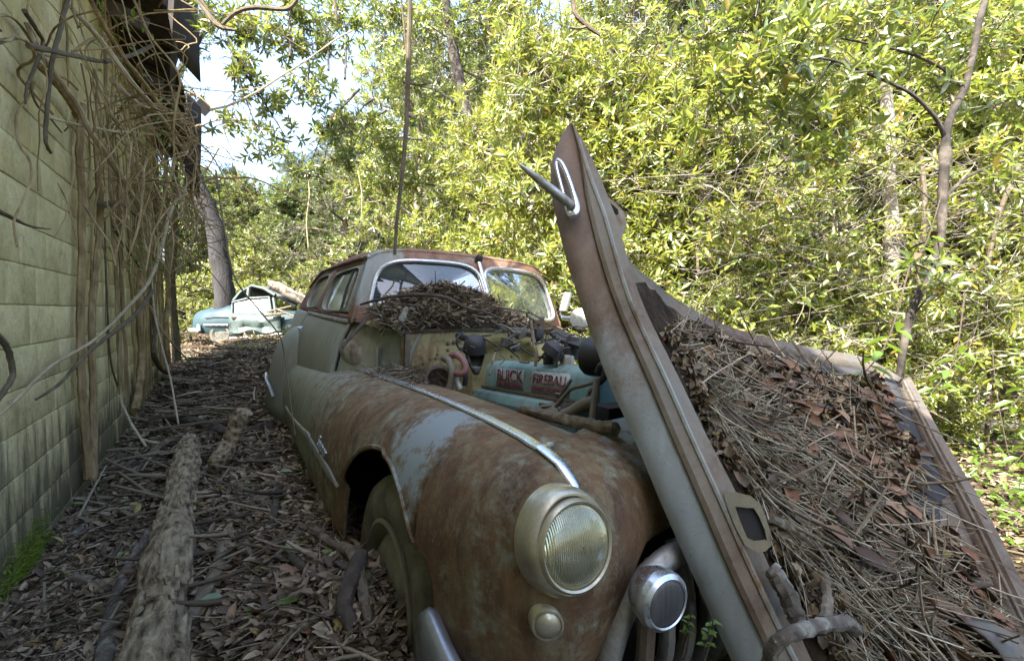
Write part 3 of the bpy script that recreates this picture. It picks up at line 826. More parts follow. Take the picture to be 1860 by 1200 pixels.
# side trim spear and script
def onfender(px, py, out=.008):
    lo = None
    for X in np.linspace(.30, .75, 90):
        p = L(onX(px, py, X))
        # outer surface at this v, w
        b = min(range(len(SIDE)), key=lambda q: abs(SIDE[q][0].y - p.y)); A_, C_ = SIDE[b]
        if p.z > A_.z:
            q = min((p.z - A_.z) / max(C_.z - A_.z, 1e-3), 1); s = max(1 - q ** 2.25, 0) ** (1 / 2.25); us = C_.x + (A_.x - C_.x) * s
        else: us = A_.x + .03 * ((A_.z - p.z) / .28) ** 2
        if p.x >= us: return p + Vector((-out, 0, .0)), Vector((-1, 0, .15 if p.z < A_.z else .5)).normalized()
    return p, Vector((-1, 0, 0))
_A = catmull([(a, b, c) for (a, b), c in zip(PATH, BULGE)], 200); _C = catmull(CREST, 200)
SIDE = [(a, c) for a, c in zip(_A, _C) if a.x < -.9 and a.y > .2]
bpy.context.view_layer.update(); _dg = bpy.context.evaluated_depsgraph_get()
def skin(px, py):
    h_ = S.ray_cast(_dg, CAM, ray(px, py).normalized()); n_ = CI.to_3x3() @ h_[2]; return L(h_[1]) + n_ * .003, n_
a = [skin(*q) for q in ((510, 722), (522, 742), (536, 764), (550, 780), (564, 793))]
flatbar(catmull([p for p, n_ in a], 16), catmull([n_ for p, n_ in a], 16), .034, .005).build('trim_spear', 'chrome', CAR)
a = [skin(*q) for q in ((563, 797), (577, 820), (592, 845), (604, 864), (616, 881))]
flatbar(catmull([p for p, n_ in a], 16), catmull([n_ for p, n_ in a], 16), [.046] * 10 + [.044, .040, .034, .026, .016, .006], .007).build('trim_spear', 'dull_chrome', CAR)
def text(body, loc, size, mat, xdir, ydir, parent, name, shear=0, ext=.0015):
    cu = bpy.data.curves.new(name, 'FONT'); cu.body = body; cu.size = size; cu.extrude = ext; cu.align_x = 'CENTER'; cu.align_y = 'CENTER'; cu.shear = shear
    tmp = bpy.data.objects.new('tmp', cu); me = bpy.data.meshes.new_from_object(tmp); bpy.data.objects.remove(tmp); bpy.data.curves.remove(cu)
    me.materials.clear(); o = link(name, me, mat, parent)
    x = Vector(xdir).normalized(); y = Vector(ydir); y = (y - x * x.dot(y)).normalized(); z = x.cross(y)
    o.matrix_local = Matrix.Translation(loc) @ Matrix((x, y, z)).transposed().to_4x4()
    return o
s0, _n = skin(576, 790); s1, _ = skin(599, 833)
text('Super', (s0 + s1) / 2 + _n * .004, .085, 'chrome', s1 - s0, _n.cross(s1 - s0), CAR, 'script_emblem', shear=.5, ext=.003)

# wheels
def wheel(c, side):
    a = Vector((side, 0, 0))
    m = MB(); m.lathe([(.225, -.07), (.25, -.088), (.31, -.095), (.35, -.08), (.37, -.05), (.374, 0), (.37, .05), (.35, .08), (.31, .095), (.25, .088), (.225, .07)], c, a, 48)
    wt = m.build('wheel', 'rubber', CAR)
    m = MB(); m.lathe([(.232, .075), (.236, .092), (.222, .096), (.21, .075), (.19, .05), (.175, .045)], c, a, 48); m.build('rim', 'hubcap', wt)
    m = MB(); m.lathe([(.18, .045), (.178, .062), (.16, .078), (.11, .092), (.05, .098), (.0, .10)], c, a, 40); m.build('hubcap', 'hubcap', wt)
wheel(Vector((-.845, AX_V, .345)), -1); wheel(Vector((.865, AX_V, .415)), 1)
wheel(Vector((-.78, 3.87, .40)), -1)

# body below the belt
def taper(v): return 1 - .15 * max(0, (v - 2.7) / 2.6) ** 2
LOW = [(.36, .78), (.45, .83), (.60, .868), (.75, .878), (.88, .868), (1.0, .84), (1.08, .81), (1.13, .782), (1.16, .762)]
def belt(v): return 1.215 + .03 * (v - 2.1)
def lw(v, w): return w + (w - .36) / .80 * (belt(v) - 1.16)
def lower(v, w):
    u = interp(w, LOW) * taper(v)
    if v < 2.12: u = u - (2.12 - v) * .62
    return -u
def lowpanel(name, v0, v1, sg=1, w1=1.16, mat='body_paint'):
    m = MB(); ws = [x for x, _ in LOW]; rows = []
    for i in range(15):
        v = v0 + (v1 - v0) * i / 14
        rows.append([Vector((lower(v, w_) * sg, v, lw(v, w_))) for w_ in ws])
    m.grid(rows); return m.build(name, mat, CAR, solid=.02, auto=60)
for sg in (1, -1):
    lowpanel('cowl_side', 1.64, 2.065, sg)
    d = lowpanel('door', 2.10, 3.70, sg)
    lowpanel('rear_quarter', 3.715, 5.05, sg)
    if sg == 1:
        hp = L(onX(537, 584, .50)); hp = Vector((lower(3.5, 1.03) - .03, 3.52, 1.125))
        m = MB(); m.tube(catmull([hp + Vector((.03, .06, 0)), hp + Vector((0, .05, .0)), hp + Vector((-.005, -.02, -.005)), hp + Vector((.0, -.12, -.012))], 12), [.012, .012, .014, .009], 8); m.build('handle', 'chrome', d)
        m = MB(); m.lathe([(.022, 0), (.02, .008), (.0, .01)], hp + Vector((.028, .0, -.09)), (-1, 0, 0), 16); m.build('lock', 'black_metal', d)
    # belt moulding
    P = [Vector(((lower(v, 1.15) - .006) * sg, v, belt(v) - .006)) for v in np.linspace(2.11, 3.69, 20)]
    flatbar(P, Vector((-sg, 0, .3)), .026, .006).build('belt_moulding', 'dull_chrome', d)
# vent panel and rounded bulge on the cowl side
p = Vector((lower(1.80, .95) - .008, 1.80, 1.0))
m = MB(); m.box(p, (.010, .11, .15), Matrix.Rotation(R(-32), 3, 'Z'), bev=.004); m.build('cowl_vent', 'body_paint', CAR)
m = MB(); m.lathe([(.075 * math.sin(q), .05 * math.cos(q)) for q in np.linspace(math.pi / 2, .02, 8)], (-.755, 2.015, 1.03), (-.9, -.4, 0), 24, sy=1.5); m.build('hinge_bulge', 'hinge_paint', CAR)
# rear fender
m = MB(); rows = []
for i in range(25):
    q = -1 + 2 * i / 24; k = math.sqrt(max(1 - abs(q) ** 2.4, 0)); v = 4.05 + .78 * q
    rows.append([Vector((-.70 - .34 * k * math.cos(th) ** .8 if math.cos(th) > 0 else -.70, v, .30 + .83 * k ** .6 * math.sin(th) ** .85)) for th in np.linspace(0, math.pi / 2, 14)])
m.grid(rows); rf = m.build('rear_fender', 'body_paint', CAR, solid=.01)
m = MB(); m.tube(catmull([(-1.03, 3.50, .54), (-1.045, 3.75, .60), (-1.045, 4.1, .62), (-1.0, 4.7, .6)], 20), .014, 8); m.build('gravel_moulding', 'chrome', rf)
m = MB(); rows = []
for i in range(9):
    v = 5.0 + i * .08; rows.append([Vector((.66 * math.cos(a_) * (1 - i * .03), v, .45 + .72 * max(math.sin(a_), 0) ** .6 * (1 - (i / 9) ** 2 * .6))) for a_ in np.linspace(math.pi, 0, 15)])
m.grid(rows); m.build('tail', 'body_paint', CAR, solid=.01)

# greenhouse
ROOFZ = [(1.88, 1.64), (2.05, 1.69), (2.3, 1.73), (2.8, 1.765), (3.4, 1.765), (3.9, 1.73), (4.3, 1.58), (4.7, 1.42), (5.05, 1.2), (5.2, 1.14)]
def drip(v): return min(1.615 + .015 * (v - 2.1), interp(v, ROOFZ) - .075)
def gu(v, w):
    return -(.765 - .135 * max(0, (w - belt(v)) / (1.62 - belt(v))) ** 1.3) * taper(v)
VC = [1.98, 2.04, 2.13, 2.16] + list(np.linspace(2.26, 3.0, 8)) + [3.08, 3.12, 3.2, 3.24] + list(np.linspace(3.34, 3.9, 6)) + [4.0, 4.04, 4.15, 4.3, 4.5, 4.7, 4.9, 5.1]
WR = [0, .09, .28, .5, .72, .88, 1.0]
def groof(v, r, sg):
    """point of the greenhouse: r < len(WR) on the side, beyond over the roof"""
    wgt = max(0, 1 - (v - 1.98) / .45); rz = interp(v, ROOFZ); dr = drip(v); b0 = belt(v) if dr > belt(v) + .02 else dr - .02
    if r < len(WR):
        w_ = b0 + WR[r] * (dr - b0)
        ve = v + wgt * .13 * WR[r]
        return Vector((gu(v, w_) * sg, ve, w_))
    q = (r - len(WR) + 1) / 12 * math.pi / 2
    rz = interp(v - wgt * .0, ROOFZ)
    u = gu(v, dr) * math.cos(q) ** .82 if q < math.pi / 2 - 1e-6 else 0
    ve = v + wgt * (.13 - .16 * math.sin(q) ** 1.5)
    rzf = interp(ve, ROOFZ)
    return Vector((u * sg, ve, dr + (rzf - dr) * math.sin(q) ** .9))
NR = len(WR) + 12
WINS = [(2.13, 3.08), (3.24, 4.0)]
m = MB()
for sg in (1, -1):
    for i in range(len(VC) - 1):
        for r in range(NR - 1):
            if 1 <= r < 5 and any(a_ - 1e-6 <= VC[i] and VC[i + 1] <= b_ + 1e-6 for a_, b_ in WINS): continue
            q = [groof(VC[i], r, sg), groof(VC[i + 1], r, sg), groof(VC[i + 1], r + 1, sg), groof(VC[i], r + 1, sg)]
            m.add(q, [(0, 1, 2, 3)])
roof = m.build('roof', 'roof_paint', CAR, solid=.012, auto=60)
# pillars and window reveals of each side window: rounded frame, glass, chrome edge
def superloop(a0, a1, b0, b1, p, n=56, skew=0):
    ca, cb, ra, rb = (a0 + a1) / 2, (b0 + b1) / 2, (a1 - a0) / 2, (b1 - b0) / 2
    an = sorted(list(np.linspace(0, 2 * math.pi, n, endpoint=False)) + [math.atan2(s * rb, t_ * ra) % (2 * math.pi) for s in (1, -1) for t_ in (1, -1)])
    inn, out = [], []
    for x in an:
        c_, s_ = math.cos(x) / ra, math.sin(x) / rb
        k = (abs(c_) ** p + abs(s_) ** p) ** (-1 / p); ko = 1 / max(abs(c_), abs(s_))
        inn.append((ca + k * math.cos(x), cb + k * math.sin(x))); out.append((ca + ko * math.cos(x), cb + ko * math.sin(x)))
    return inn, out
for sg in (1, -1):
    for wi, (a_, b_) in enumerate(WINS):
        S_ = lambda v, w_, off=0.0: Vector(((gu(v, w_) - off) * sg, v + max(0, 1 - (v - 1.98) / .45) * .13 * (w_ - belt(v)) / (drip(v) - belt(v)), w_))
        cv = (a_ + b_) / 2; lo_, hi_ = belt(cv) + .09 * (drip(cv) - belt(cv)), belt(cv) + .88 * (drip(cv) - belt(cv))
        inn, out = superloop(a_, b_, lo_, hi_, 4.5)
        cw = (lo_ + hi_) / 2
        sh = lambda p, k: (cv + (p[0] - cv) * k, cw + (p[1] - cw) * k)
        i2 = [sh(p, .93) for p in inn]
        m = MB(); m.grid([[S_(*p, -.002) for p in out], [S_(*sh(p, .985), .006) for p in inn], [S_(*p, .004) for p in i2], [S_(*p, -.02) for p in i2]], closed=True)
        fr = m.build('window_frame', 'body_paint', CAR, auto=50)
        m = MB(); o_ = [S_(*sh(p, .99), -.016) for p in i2]; m.add(o_, [tuple(range(len(o_)))]); m.build('pane', 'side_glass', fr, smooth=False)
        P = [S_(*p, .004) for p in i2]; m = MB(); m.tube(P + [P[0]], .005, 5, caps=False); m.build('edge_trim', 'dull_chrome', fr)
        if wi == 0:
            m = MB(); m.tube([S_(2.36, 1.27, .0), S_(2.42, 1.42, .0), S_(2.45, 1.54, .0)], .010, 6); m.build('vent_divider', 'black_metal', fr)
        # drip rail
    P = [groof(v, 6, sg) + Vector((-.012 * sg, 0, .004)) for v in VC[:-4]]
    m = MB(); m.tube(catmull(P, 50), .011, 6); m.build('drip_rail', 'roof_paint', roof)
_e = [groof(1.98, r, 1) for r in range(len(WR) - 1, NR)][::-1]
EDGE_U = [_e[-1].x]; EDGE_Q = [p.x / _e[-1].x for p in _e]; EDGE_V = [p.y for p in _e]; EDGE_W = [p.z for p in _e]
# windshield of two flat panes with rounded corners
def ws(a_, b_, off=0.):
    s = 1 if a_ >= 0 else -1; q = abs(a_)
    p0 = Vector((.755 * a_, 1.70 + .28 * q ** 1.2, 1.262 - .05 * q * q))
    p1 = Vector((EDGE_U[0] * -a_, float(np.interp(q, EDGE_Q, EDGE_V)), float(np.interp(q, EDGE_Q, EDGE_W)) - .003))
    n_ = Vector((s * .38 * q, -1, .6)).normalized()
    return p0.lerp(p1, b_) + n_ * off
for sg in (-1, 1):
    inn, out = superloop(0.0, 1.0, 0.0, 1.0, 4.2)
    def hole(p, k=1.0, dx=0):    # pane opening inside the half-panel
        a_, b_ = p; return (sg * (.022 + a_ * .905), .045 + b_ * .80)
    h0 = [hole(p) for p in inn]
    # square the corner at the centre bar
    m = MB(); m.grid([[ws(sg * (p[0] * 1.035 if p[0] > .5 else p[0]), p[1], -.004) for p in out], [ws(*p, .004) for p in h0], [ws(*p, -.02) for p in h0]], closed=True)
    fr = m.build('windshield_frame', 'roof_paint', CAR, auto=50)
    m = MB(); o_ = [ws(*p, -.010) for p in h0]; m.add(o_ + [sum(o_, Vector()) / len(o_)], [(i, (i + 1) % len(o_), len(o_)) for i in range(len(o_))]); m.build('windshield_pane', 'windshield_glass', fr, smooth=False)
    P = [ws(*p, .006) for p in h0]; m = MB(); m.tube(P + [P[0], P[1]], .0125, 8, caps=False); m.build('chrome_trim', 'chrome', fr)
m = MB(); m.tube([ws(0, .0, .012), ws(0, .5, .014), ws(0, .93, .012)], [.014, .013, .016], 10); m.build('centre_bar', 'chrome', CAR)
p = ws(0, .93, .02)
m = MB(); m.lathe([(.0, .035), (.018, .03), (.026, .012), (.024, -.01), (.012, -.03), (.008, -.05)], p, (0, -.5, .85), 14); m.build('roof_marker', 'black_metal', CAR)
# cowl top and firewall
m = MB(); rows = []
for k in range(5):
    q = k / 4
    rows.append([Vector((.60 + .155 * q if False else 0, 0, 0)) for _ in ()] or [Vector(((.60 + .155 * q) * a_, (1.60 + .06 * abs(a_)) * (1 - q) + (1.70 + .27 * abs(a_) ** 1.2) * q, (1.20 - .03 * a_ * a_) * (1 - q) + (1.262 - .05 * a_ * a_) * q)) for a_ in np.linspace(-1, 1, 25)])
m.grid(rows); cw = m.build('cowl_top', 'firewall_paint', CAR, solid=.008)
P = [Vector((.60 * a_, 1.595 + .06 * abs(a_), 1.196 - .03 * a_ * a_)) for a_ in np.linspace(-1, 1, 25)]
m = MB(); m.tube(P, .013, 6); m.build('hood_seal', 'rim_rust', cw)
m = MB(); rows = []
for z_ in np.linspace(.42, 1.19, 26):
    row = []
    for a_ in np.linspace(-1, 1, 49):
        u = .585 * a_; v = 1.62 + .045 * abs(a_) ** 1.5
        dep = 0
        for (cu_, cz_, ru, rz_, d_) in ((-.38, .93, .15, .17, .018), (.06, .95, .22, .15, -.10), (.4, .95, .12, .15, .015)):
            k = (abs((u - cu_) / ru) ** 4 + abs((z_ - cz_) / rz_) ** 4); dep += d_ * (1 - smooth01((k - .7) / .6))
        row.append(Vector((u, v - dep, z_ - .03 * a_ * a_ * (z_ > 1))))
    rows.append(row)
m.grid(rows); fw = m.build('firewall', 'firewall_paint', CAR, solid=.006, auto=70)
rnd = random.Random(8)
for k in range(26):
    u = rnd.uniform(-.54, .54); z_ = rnd.uniform(.78, 1.13)
    m = MB(); m.lathe([(.012, 0), (.011, .008), (.005, .012), (0, .012)], (u, 1.605 + .045 * abs(u / .585) ** 1.5, z_), (0, -1, 0), 8); m.build('bolt', 'rim_rust', fw)
m = MB(); m.box((-.565, 1.635, .82), (.03, .03, .68), bev=.006); m.build('firewall_edge', 'rim_rust', fw)
m = MB(); m.box((0, .95, .36), (1.0, 1.4, .04)); m.build('engine_bay_floor', 'dark_under', CAR)

# engine: valve cover with its two plates
SL = -.06                                  # the engine falls toward the rear
def eng(u, v, w_): return Vector((u, v, w_ + .042 + SL * (v - 1.07)))
def prism(prof, v0, v1, n=14, curve=0):
    m = MB(); rows = [[eng(a_, v0 + (v1 - v0) * i / (n - 1), b_) for a_, b_ in prof] for i in range(n)]
    m.grid(rows, closed=True); k = len(prof); o_ = len(m.v)
    m.f.append(tuple(range(k))); m.f.append(tuple(o_ - k + i for i in range(k))[::-1]); return m
EU = -.145
vc = [(EU, .86), (EU, .955), (EU + .012, .982), (EU + .04, 1.0), (EU + .1, 1.005), (EU + .2, 1.0), (EU + .235, .98), (EU + .245, .955), (EU + .245, .86)]
vcover = prism(vc, .60, 1.52).build('valve_cover', 'engine_paint', CAR, bevel=.006)
m = prism([(EU - .014, .852), (EU - .014, .864), (EU + .26, .864), (EU + .26, .852)], .585, 1.535); m.build('cover_flange', 'rim_rust', vcover)
sc_ = [(EU - .055, .74), (EU - .065, .80), (EU - .045, .838), (EU - .0, .850), (EU + .2, .850), (EU + .2, .74)]
prism(sc_, .66, 1.55).build('plug_cover', 'engine_paint', CAR, bevel=.004)
prism([(EU, .45), (EU - .01, .74), (EU + .24, .74), (EU + .24, .45)], .62, 1.52).build('engine_block', 'engine_paint', CAR)
for v in (.80, 1.02, 1.32):
    m = MB(); m.box(eng(EU - .03, v, .715), (.05, .09, .07), bev=.008); m.build('block_lug', 'engine_paint', CAR)
def plate(v0, v1, w0, w1, name):
    m = MB(); n = 10; rows = []
    for i in range(n + 1):
        v = v0 + (v1 - v0) * i / n; j = random.Random(i * 7 + int(v0 * 100)).uniform(-.003, .003)
        rows.append([eng(EU - .003, v, w0 + j), eng(EU - .003, v, w1 - j)])
    m.grid(rows); return m.build(name, 'tin_white', vcover, solid=.0015)
pb = plate(1.385, 1.125, .873, .972, 'name_plate'); pf = plate(1.06, .775, .873, .972, 'name_plate')
xd, yd = (0, -1, -SL), (0, 0, 1)
text('BUICK', eng(EU - .006, 1.255, .934), .085, 'red_print', xd, yd, pb, 'lettering')
text('VALVE-IN-HEAD', eng(EU - .006, 1.255, .888), .030, 'red_print', xd, yd, pb, 'lettering')
text('FIREBALL', eng(EU - .006, .917, .936), .066, 'red_print', xd, yd, pf, 'lettering', shear=.25)
text('DYNAFLASH EIGHT', eng(EU - .006, .917, .890), .031, 'red_print', xd, yd, pf, 'lettering')
m = MB(); m.lathe([(.016, 0), (.016, .03), (.010, .032), (0, .032)], eng(EU + .1, .72, 1.0), (0, 0, 1), 10); m.build('filler_nut', 'rim_rust', vcover)
# carburettor, air cleaner and their clutter behind the valve cover
c0 = L(U(1030, 662, 2.12))
m = MB(); m.lathe([(.038, -.03), (.04, .0), (.034, .004), (.034, .036), (.028, .045), (.0, .047)], c0, (0, 0, 1), 20); cb = m.build('carburettor', 'dull_chrome', CAR)
c1 = L(U(998, 657, 2.2)); m = MB(); m.lathe([(.03, -.05), (.032, .03), (.026, .045), (0, .05)], c1, (0, 0, 1), 16); m.build('fuel_bowl', 'black_metal', cb)
c2 = L(U(1040, 636, 2.15)); m = MB(); m.lathe([(.04, -.04), (.045, .02), (.035, .06), (0, .07)], c2, (.2, 0, 1), 16); m.build('choke_housing', 'black_metal', cb)
c2 = L(U(1003, 640, 2.1)); m = MB(); m.lathe([(.05, -.02), (.055, .02), (.035, .05), (0, .055)], c2, (.5, -.3, .8), 16); m.build('linkage_housing', 'black_metal', cb)
a0 = L(U(1098, 648, 1.72)); m = MB(); m.lathe([(0, .09), (.055, .088), (.072, .07), (.076, .05), (.076, -.09), (.06, -.11), (0, -.11)], a0, (-.55, .8, 0), 30); ac = m.build('air_cleaner', 'black_metal', CAR)
m = MB(); m.grid([[L(U(998, 602, 2.3)), L(U(1012, 615, 2.25)), L(U(1050, 628, 2.0)), L(U(1075, 632, 1.9))], [L(U(1012, 596, 2.35)), L(U(1035, 604, 2.3)), L(U(1065, 614, 2.1)), L(U(1085, 618, 1.95))]]); m.build('cleaner_lid', 'black_metal', ac, solid=.02, bevel=.004)
# the hooded black horn duct and the round heater duct on the firewall
d0 = L(U(863, 634, 2.32))
m = MB(); m.lathe([(0, .075), (.03, .07), (.052, .05), (.06, .02), (.062, .0), (.064, -.012), (.058, -.012)], d0, (-.15, -.25, 1), 24); hd = m.build('horn', 'black_metal', CAR)
m = MB(); rows = []
for k in range(9):
    q = k / 8; rows.append([d0 + Vector((.056 * (1 - q ** 1.6 * .78) * math.cos(a_), .045 * (1 - q * .6) * math.sin(a_) - .02 * q, -.012 - .115 * q)) for a_ in np.linspace(0, 2 * math.pi, 24, endpoint=False)])
fm = [r[:] for r in rows]
m2 = MB()
for i in range(8):           # open toward the camera
    for j in range(24):
        a_ = 2 * math.pi * (j + .5) / 24
        if i < 5 and -2.6 < (a_ - 2 * math.pi if a_ > math.pi else a_) < -.9: continue
        m2.add([rows[i][j], rows[i][(j + 1) % 24], rows[i + 1][(j + 1) % 24], rows[i + 1][j]], [(0, 1, 2, 3)])
m2.build('horn_funnel', 'dirty_metal', hd, solid=.004)
m = MB(); m.tube([d0 + Vector((.0, .03, .04)), d0 + Vector((.0, .2, .06))], .02, 8); m.build('horn_bracket', 'black_metal', hd)
e0 = L(U(797, 688, 2.12)); eax = Vector((-.45, -1, .0)).normalized()
m = MB(); m.lathe([(.058, -.12), (.058, -.01), (.064, .0), (.064, .010), (.052, .010), (.048, -.06), (.0, -.07)], e0, eax, 28); m.build('heater_duct', 'rim_rust', CAR)
def hose(pts, r, mat, name, par=CAR, dep=None):
    P = [L(U(*p)) for p in pts]; m = MB(); m.tube(catmull(P, 22), r, 10); return m.build(name, mat, par)
hose([(806, 650, 2.22), (816, 655, 2.14), (822, 672, 2.1), (820, 690, 2.1), (816, 706, 2.1)], .018, 'grey_hose', 'hose')
hose([(818, 647, 2.2), (830, 645, 2.12), (842, 655, 2.08), (846, 671, 2.06), (838, 679, 2.06), (826, 676, 2.1)], .0155, 'pink_hose', 'hose')
hose([(826, 676, 2.1), (829, 690, 2.1), (835, 706, 2.1)], [.013, .012, .017], 'dull_chrome', 'hose_pipe')
hose([(845, 655, 2.25), (846, 680, 2.2), (844, 700, 2.2)], .012, 'black_metal', 'wire_sheath')
# generator-like cap, radiator hose and stays beside the block
g0 = L(U(1012, 745, 1.62))
m = MB(); m.lathe([(.0, .03), (.02, .03), (.03, .018), (.062, .008), (.07, -.004), (.07, -.02), (.05, -.03)], g0, (0, -.1, 1), 26); gc = m.build('water_pump_cap', 'grey_hose', CAR)
m = MB(); m.lathe([(0, .062), (.014, .062), (.015, .045), (.018, .044), (.018, .03)], g0, (0, -.1, 1), 10); m.build('nut', 'rim_rust', gc)
for k in range(6):
    a_ = k * math.pi / 3; m = MB(); m.box(g0 + Vector((.045 * math.cos(a_), .045 * math.sin(a_), .012)), (.05, .008, .016), Matrix.Rotation(a_, 3, 'Z')); m.build('rib', 'grey_hose', gc)
hose([(1022, 756, 1.5), (1042, 746, 1.48), (1060, 735, 1.46), (1078, 730, 1.45)], .021, 'grey_hose', 'radiator_hose')
hose([(1006, 742, 1.6), (1022, 722, 1.58), (1038, 706, 1.56), (1060, 700, 1.52), (1084, 692, 1.5)], .007, 'grey_hose', 'wire_sheath')
hose([(1014, 728, 1.6), (1026, 706, 1.6), (1037, 690, 1.62)], .006, 'black_metal', 'wire_sheath')
hose([(1066, 722, 1.5), (1070, 712, 1.5), (1080, 704, 1.48)], .007, 'grey_hose', 'wire_sheath')
hose([(1086, 676, 1.5), (1092, 664, 1.48), (1101, 668, 1.46), (1098, 684, 1.46), (1088, 694, 1.48)], .012, 'black_metal', 'hose')
m = MB(); m.tube([L(U(1084, 690, 1.44)), L(U(1072, 790, 1.36))], .011, 8); m.build('radiator_stay', 'grey_hose', CAR)
m = MB(); m.box((0, .43, .70), (.60, .09, .54), bev=.01); m.build('radiator', 'black_metal', CAR)
m = MB(); m.box((-.36, .33, .80), (.34, .16, .012), bev=.003); m.build('radiator_baffle', 'black_metal', CAR)
# wiper gear and loose wires on the firewall
w0 = L(U(940, 604, 2.5))
m = MB(); m.box(w0, (.10, .06, .055), bev=.015); m.lathe([(.024, 0), (.024, .05), (0, .055)], w0 + Vector((.06, -.03, 0)), (0, -1, 0), 12); m.build('wiper_motor', 'dirty_metal', CAR)
for pts in ([(925, 605, 2.4), (935, 622, 2.3), (955, 638, 2.2), (975, 648, 2.1), (990, 646, 2.05)], [(985, 650, 2.1), (995, 630, 2.2), (1004, 618, 2.25), (1020, 622, 2.2)],
            [(845, 636, 2.3), (832, 630, 2.3), (830, 615, 2.3), (842, 603, 2.35)], [(1010, 668, 2.0), (1014, 648, 2.0), (1024, 634, 2.0), (1036, 632, 2.0)],
            [(972, 622, 2.3), (985, 615, 2.3), (996, 628, 2.25)], [(978, 655, 2.1), (990, 640, 2.15), (1002, 632, 2.2)]):
    hose(pts, .005, 'black_metal', 'wire')
_r = random.Random(77)
for k in range(16):
    x0, y0 = _r.uniform(850, 1050), _r.uniform(598, 630); dd = 2.36 - (x0 - 850) * .0012; P_ = [(x0, y0, dd)]
    for j in range(4):
        x0 += _r.uniform(-22, 26); y0 += _r.uniform(-10, 12); P_.append((x0, y0, dd - .04 * j))
    hose(P_, _r.choice((.0025, .0035, .005)), _r.choice(('black_metal', 'grey_hose', 'dirty_metal')), 'wire')
for k in range(6):
    m = MB(); c_ = L(U(_r.uniform(890, 1010), _r.uniform(605, 640), _r.uniform(2.2, 2.4))); m.box(c_, (_r.uniform(.02, .05), _r.uniform(.02, .04), _r.uniform(.02, .05)), Matrix.Rotation(_r.uniform(-.4, .4), 3, 'Y'), bev=.004); m.build('fitting', _r.choice(('black_metal', 'dirty_metal', 'rim_rust')), CAR)
# wiper arm lying on the right-hand pane, spot lamp and mirror on the far pillar
m = MB(); m.tube([ws(.62, .02, .03), ws(.45, .10, .03), ws(.12, .12, .03)], .005, 6); m.build('wiper_arm', 'black_metal', CAR)
m = MB(); m.tube([ws(.62, -.05, .0), ws(.62, .06, .04)], .014, 8); m.build('wiper_pivot', 'black_metal', CAR)
s0 = L(U(1055, 579, 2.75)); sax = Vector((-.75, -.6, .1)).normalized()
m = MB(); m.lathe([(0, -.085), (.03, -.078), (.055, -.05), (.066, -.015), (.068, .01), (.062, .02), (.05, .022), (0, .03)], s0, sax, 28); sp = m.build('spot_lamp', 'chrome', CAR)
m = MB(); m.tube([s0 + Vector((-.03, .03, 0)), L(U(1022, 577, 2.95))], .014, 8); m.build('arm', 'chrome', sp)
m0 = L(U(1027, 548, 3.0)); m = MB(); m.box(m0, (.02, .07, .13), Matrix.Rotation(R(15), 3, 'Y'), bev=.006); mi = m.build('mirror', 'dull_chrome', CAR)
m = MB(); m.tube([m0, L(U(1018, 570, 3.05)), L(U(1024, 580, 3.05))], .008, 6); m.build('arm', 'dull_chrome', mi)
# inside: seats, dash, wheel
m = MB(); m.box((0, 2.15, 1.02), (1.3, .3, .3), bev=.05); m.build('dashboard', 'interior', CAR)
m = MB(); m.box((0, 2.95, .62), (1.4, .55, .24), bev=.06); m.box((0, 3.25, .92), (1.4, .18, .62), Matrix.Rotation(R(-12), 3, 'X'), bev=.06); m.build('front_seat', 'interior', CAR)
m = MB(); m.box((0, 4.35, .9), (1.3, .18, .6), Matrix.Rotation(R(-14), 3, 'X'), bev=.06); m.build('rear_seat', 'interior', CAR)
m = MB(); m.tube([Vector((.36 + .2 * math.cos(a_), 2.5 - .08 * math.sin(a_), 1.13 + .19 * math.sin(a_))) for a_ in np.linspace(0, 2 * math.pi, 33)], .012, 8, caps=False); m.build('steering_wheel', 'black_metal', CAR)
m = MB(); m.box((0, 3.2, .42), (1.5, 3.2, .04)); m.build('floor_pan', 'dark_under', CAR)
# ------------------------------------------------------------------ the hood, lifted off and laid upside down over the far fender
HOOD = empty('detached_hood', (.9, .44, .5))
tag(HOOD, 'detached rusty hood lying inside up against the car front, filled with leaf debris', 'car hood')
def hpart(m, name, mat, parent=None, **k):
    o = m.build(name, mat, parent or HOOD, **k)
    if parent is None: o.location = -HOOD.location
    return o
def hD(y): return float(np.interp(y, [225, 450, 661, 900, 1250], [1.36, 1.20, 1.08, .97, .85]))
LEFT = [(1034, 224), (1016, 255), (1003, 290), (1000, 325), (1004, 365), (1012, 405), (1034, 490), (1064, 580), (1108, 700), (1150, 792), (1200, 912), (1252, 1030), (1345, 1235)]
FOLD = [(1037, 226), (1045, 255), (1053, 290), (1058, 322), (1064, 360), (1071, 395), (1090, 470), (1120, 560), (1176, 690), (1218, 790), (1272, 915), (1328, 1045), (1420, 1240)]
RIDGE = [(1039, 228), (1049, 255), (1060, 290), (1070, 322), (1084, 360), (1097, 395), (1118, 470), (1147, 560), (1207, 690), (1251, 790), (1308, 915), (1366, 1045), (1460, 1240)]
FLAN = [(1043, 230), (1060, 258), (1076, 290), (1090, 322), (1108, 368), (1122, 405), (1140, 470), (1171, 560), (1235, 690), (1283, 790), (1342, 905), (1402, 1040), (1492, 1240)]
n = 70
def hl(lst, off): return [U(p.x, p.y, hD(p.y) + off) for p in catmull([(a, b, 0) for a, b in lst], n)]
lf, fo, rg, fn = hl(LEFT, .055), hl(FOLD, 0), hl(RIDGE, -.004), hl(FLAN, .02)
bk = [a.lerp(b, .55) + _fw * .16 for a, b in zip(lf, fn)]
m = MB(); rows = []
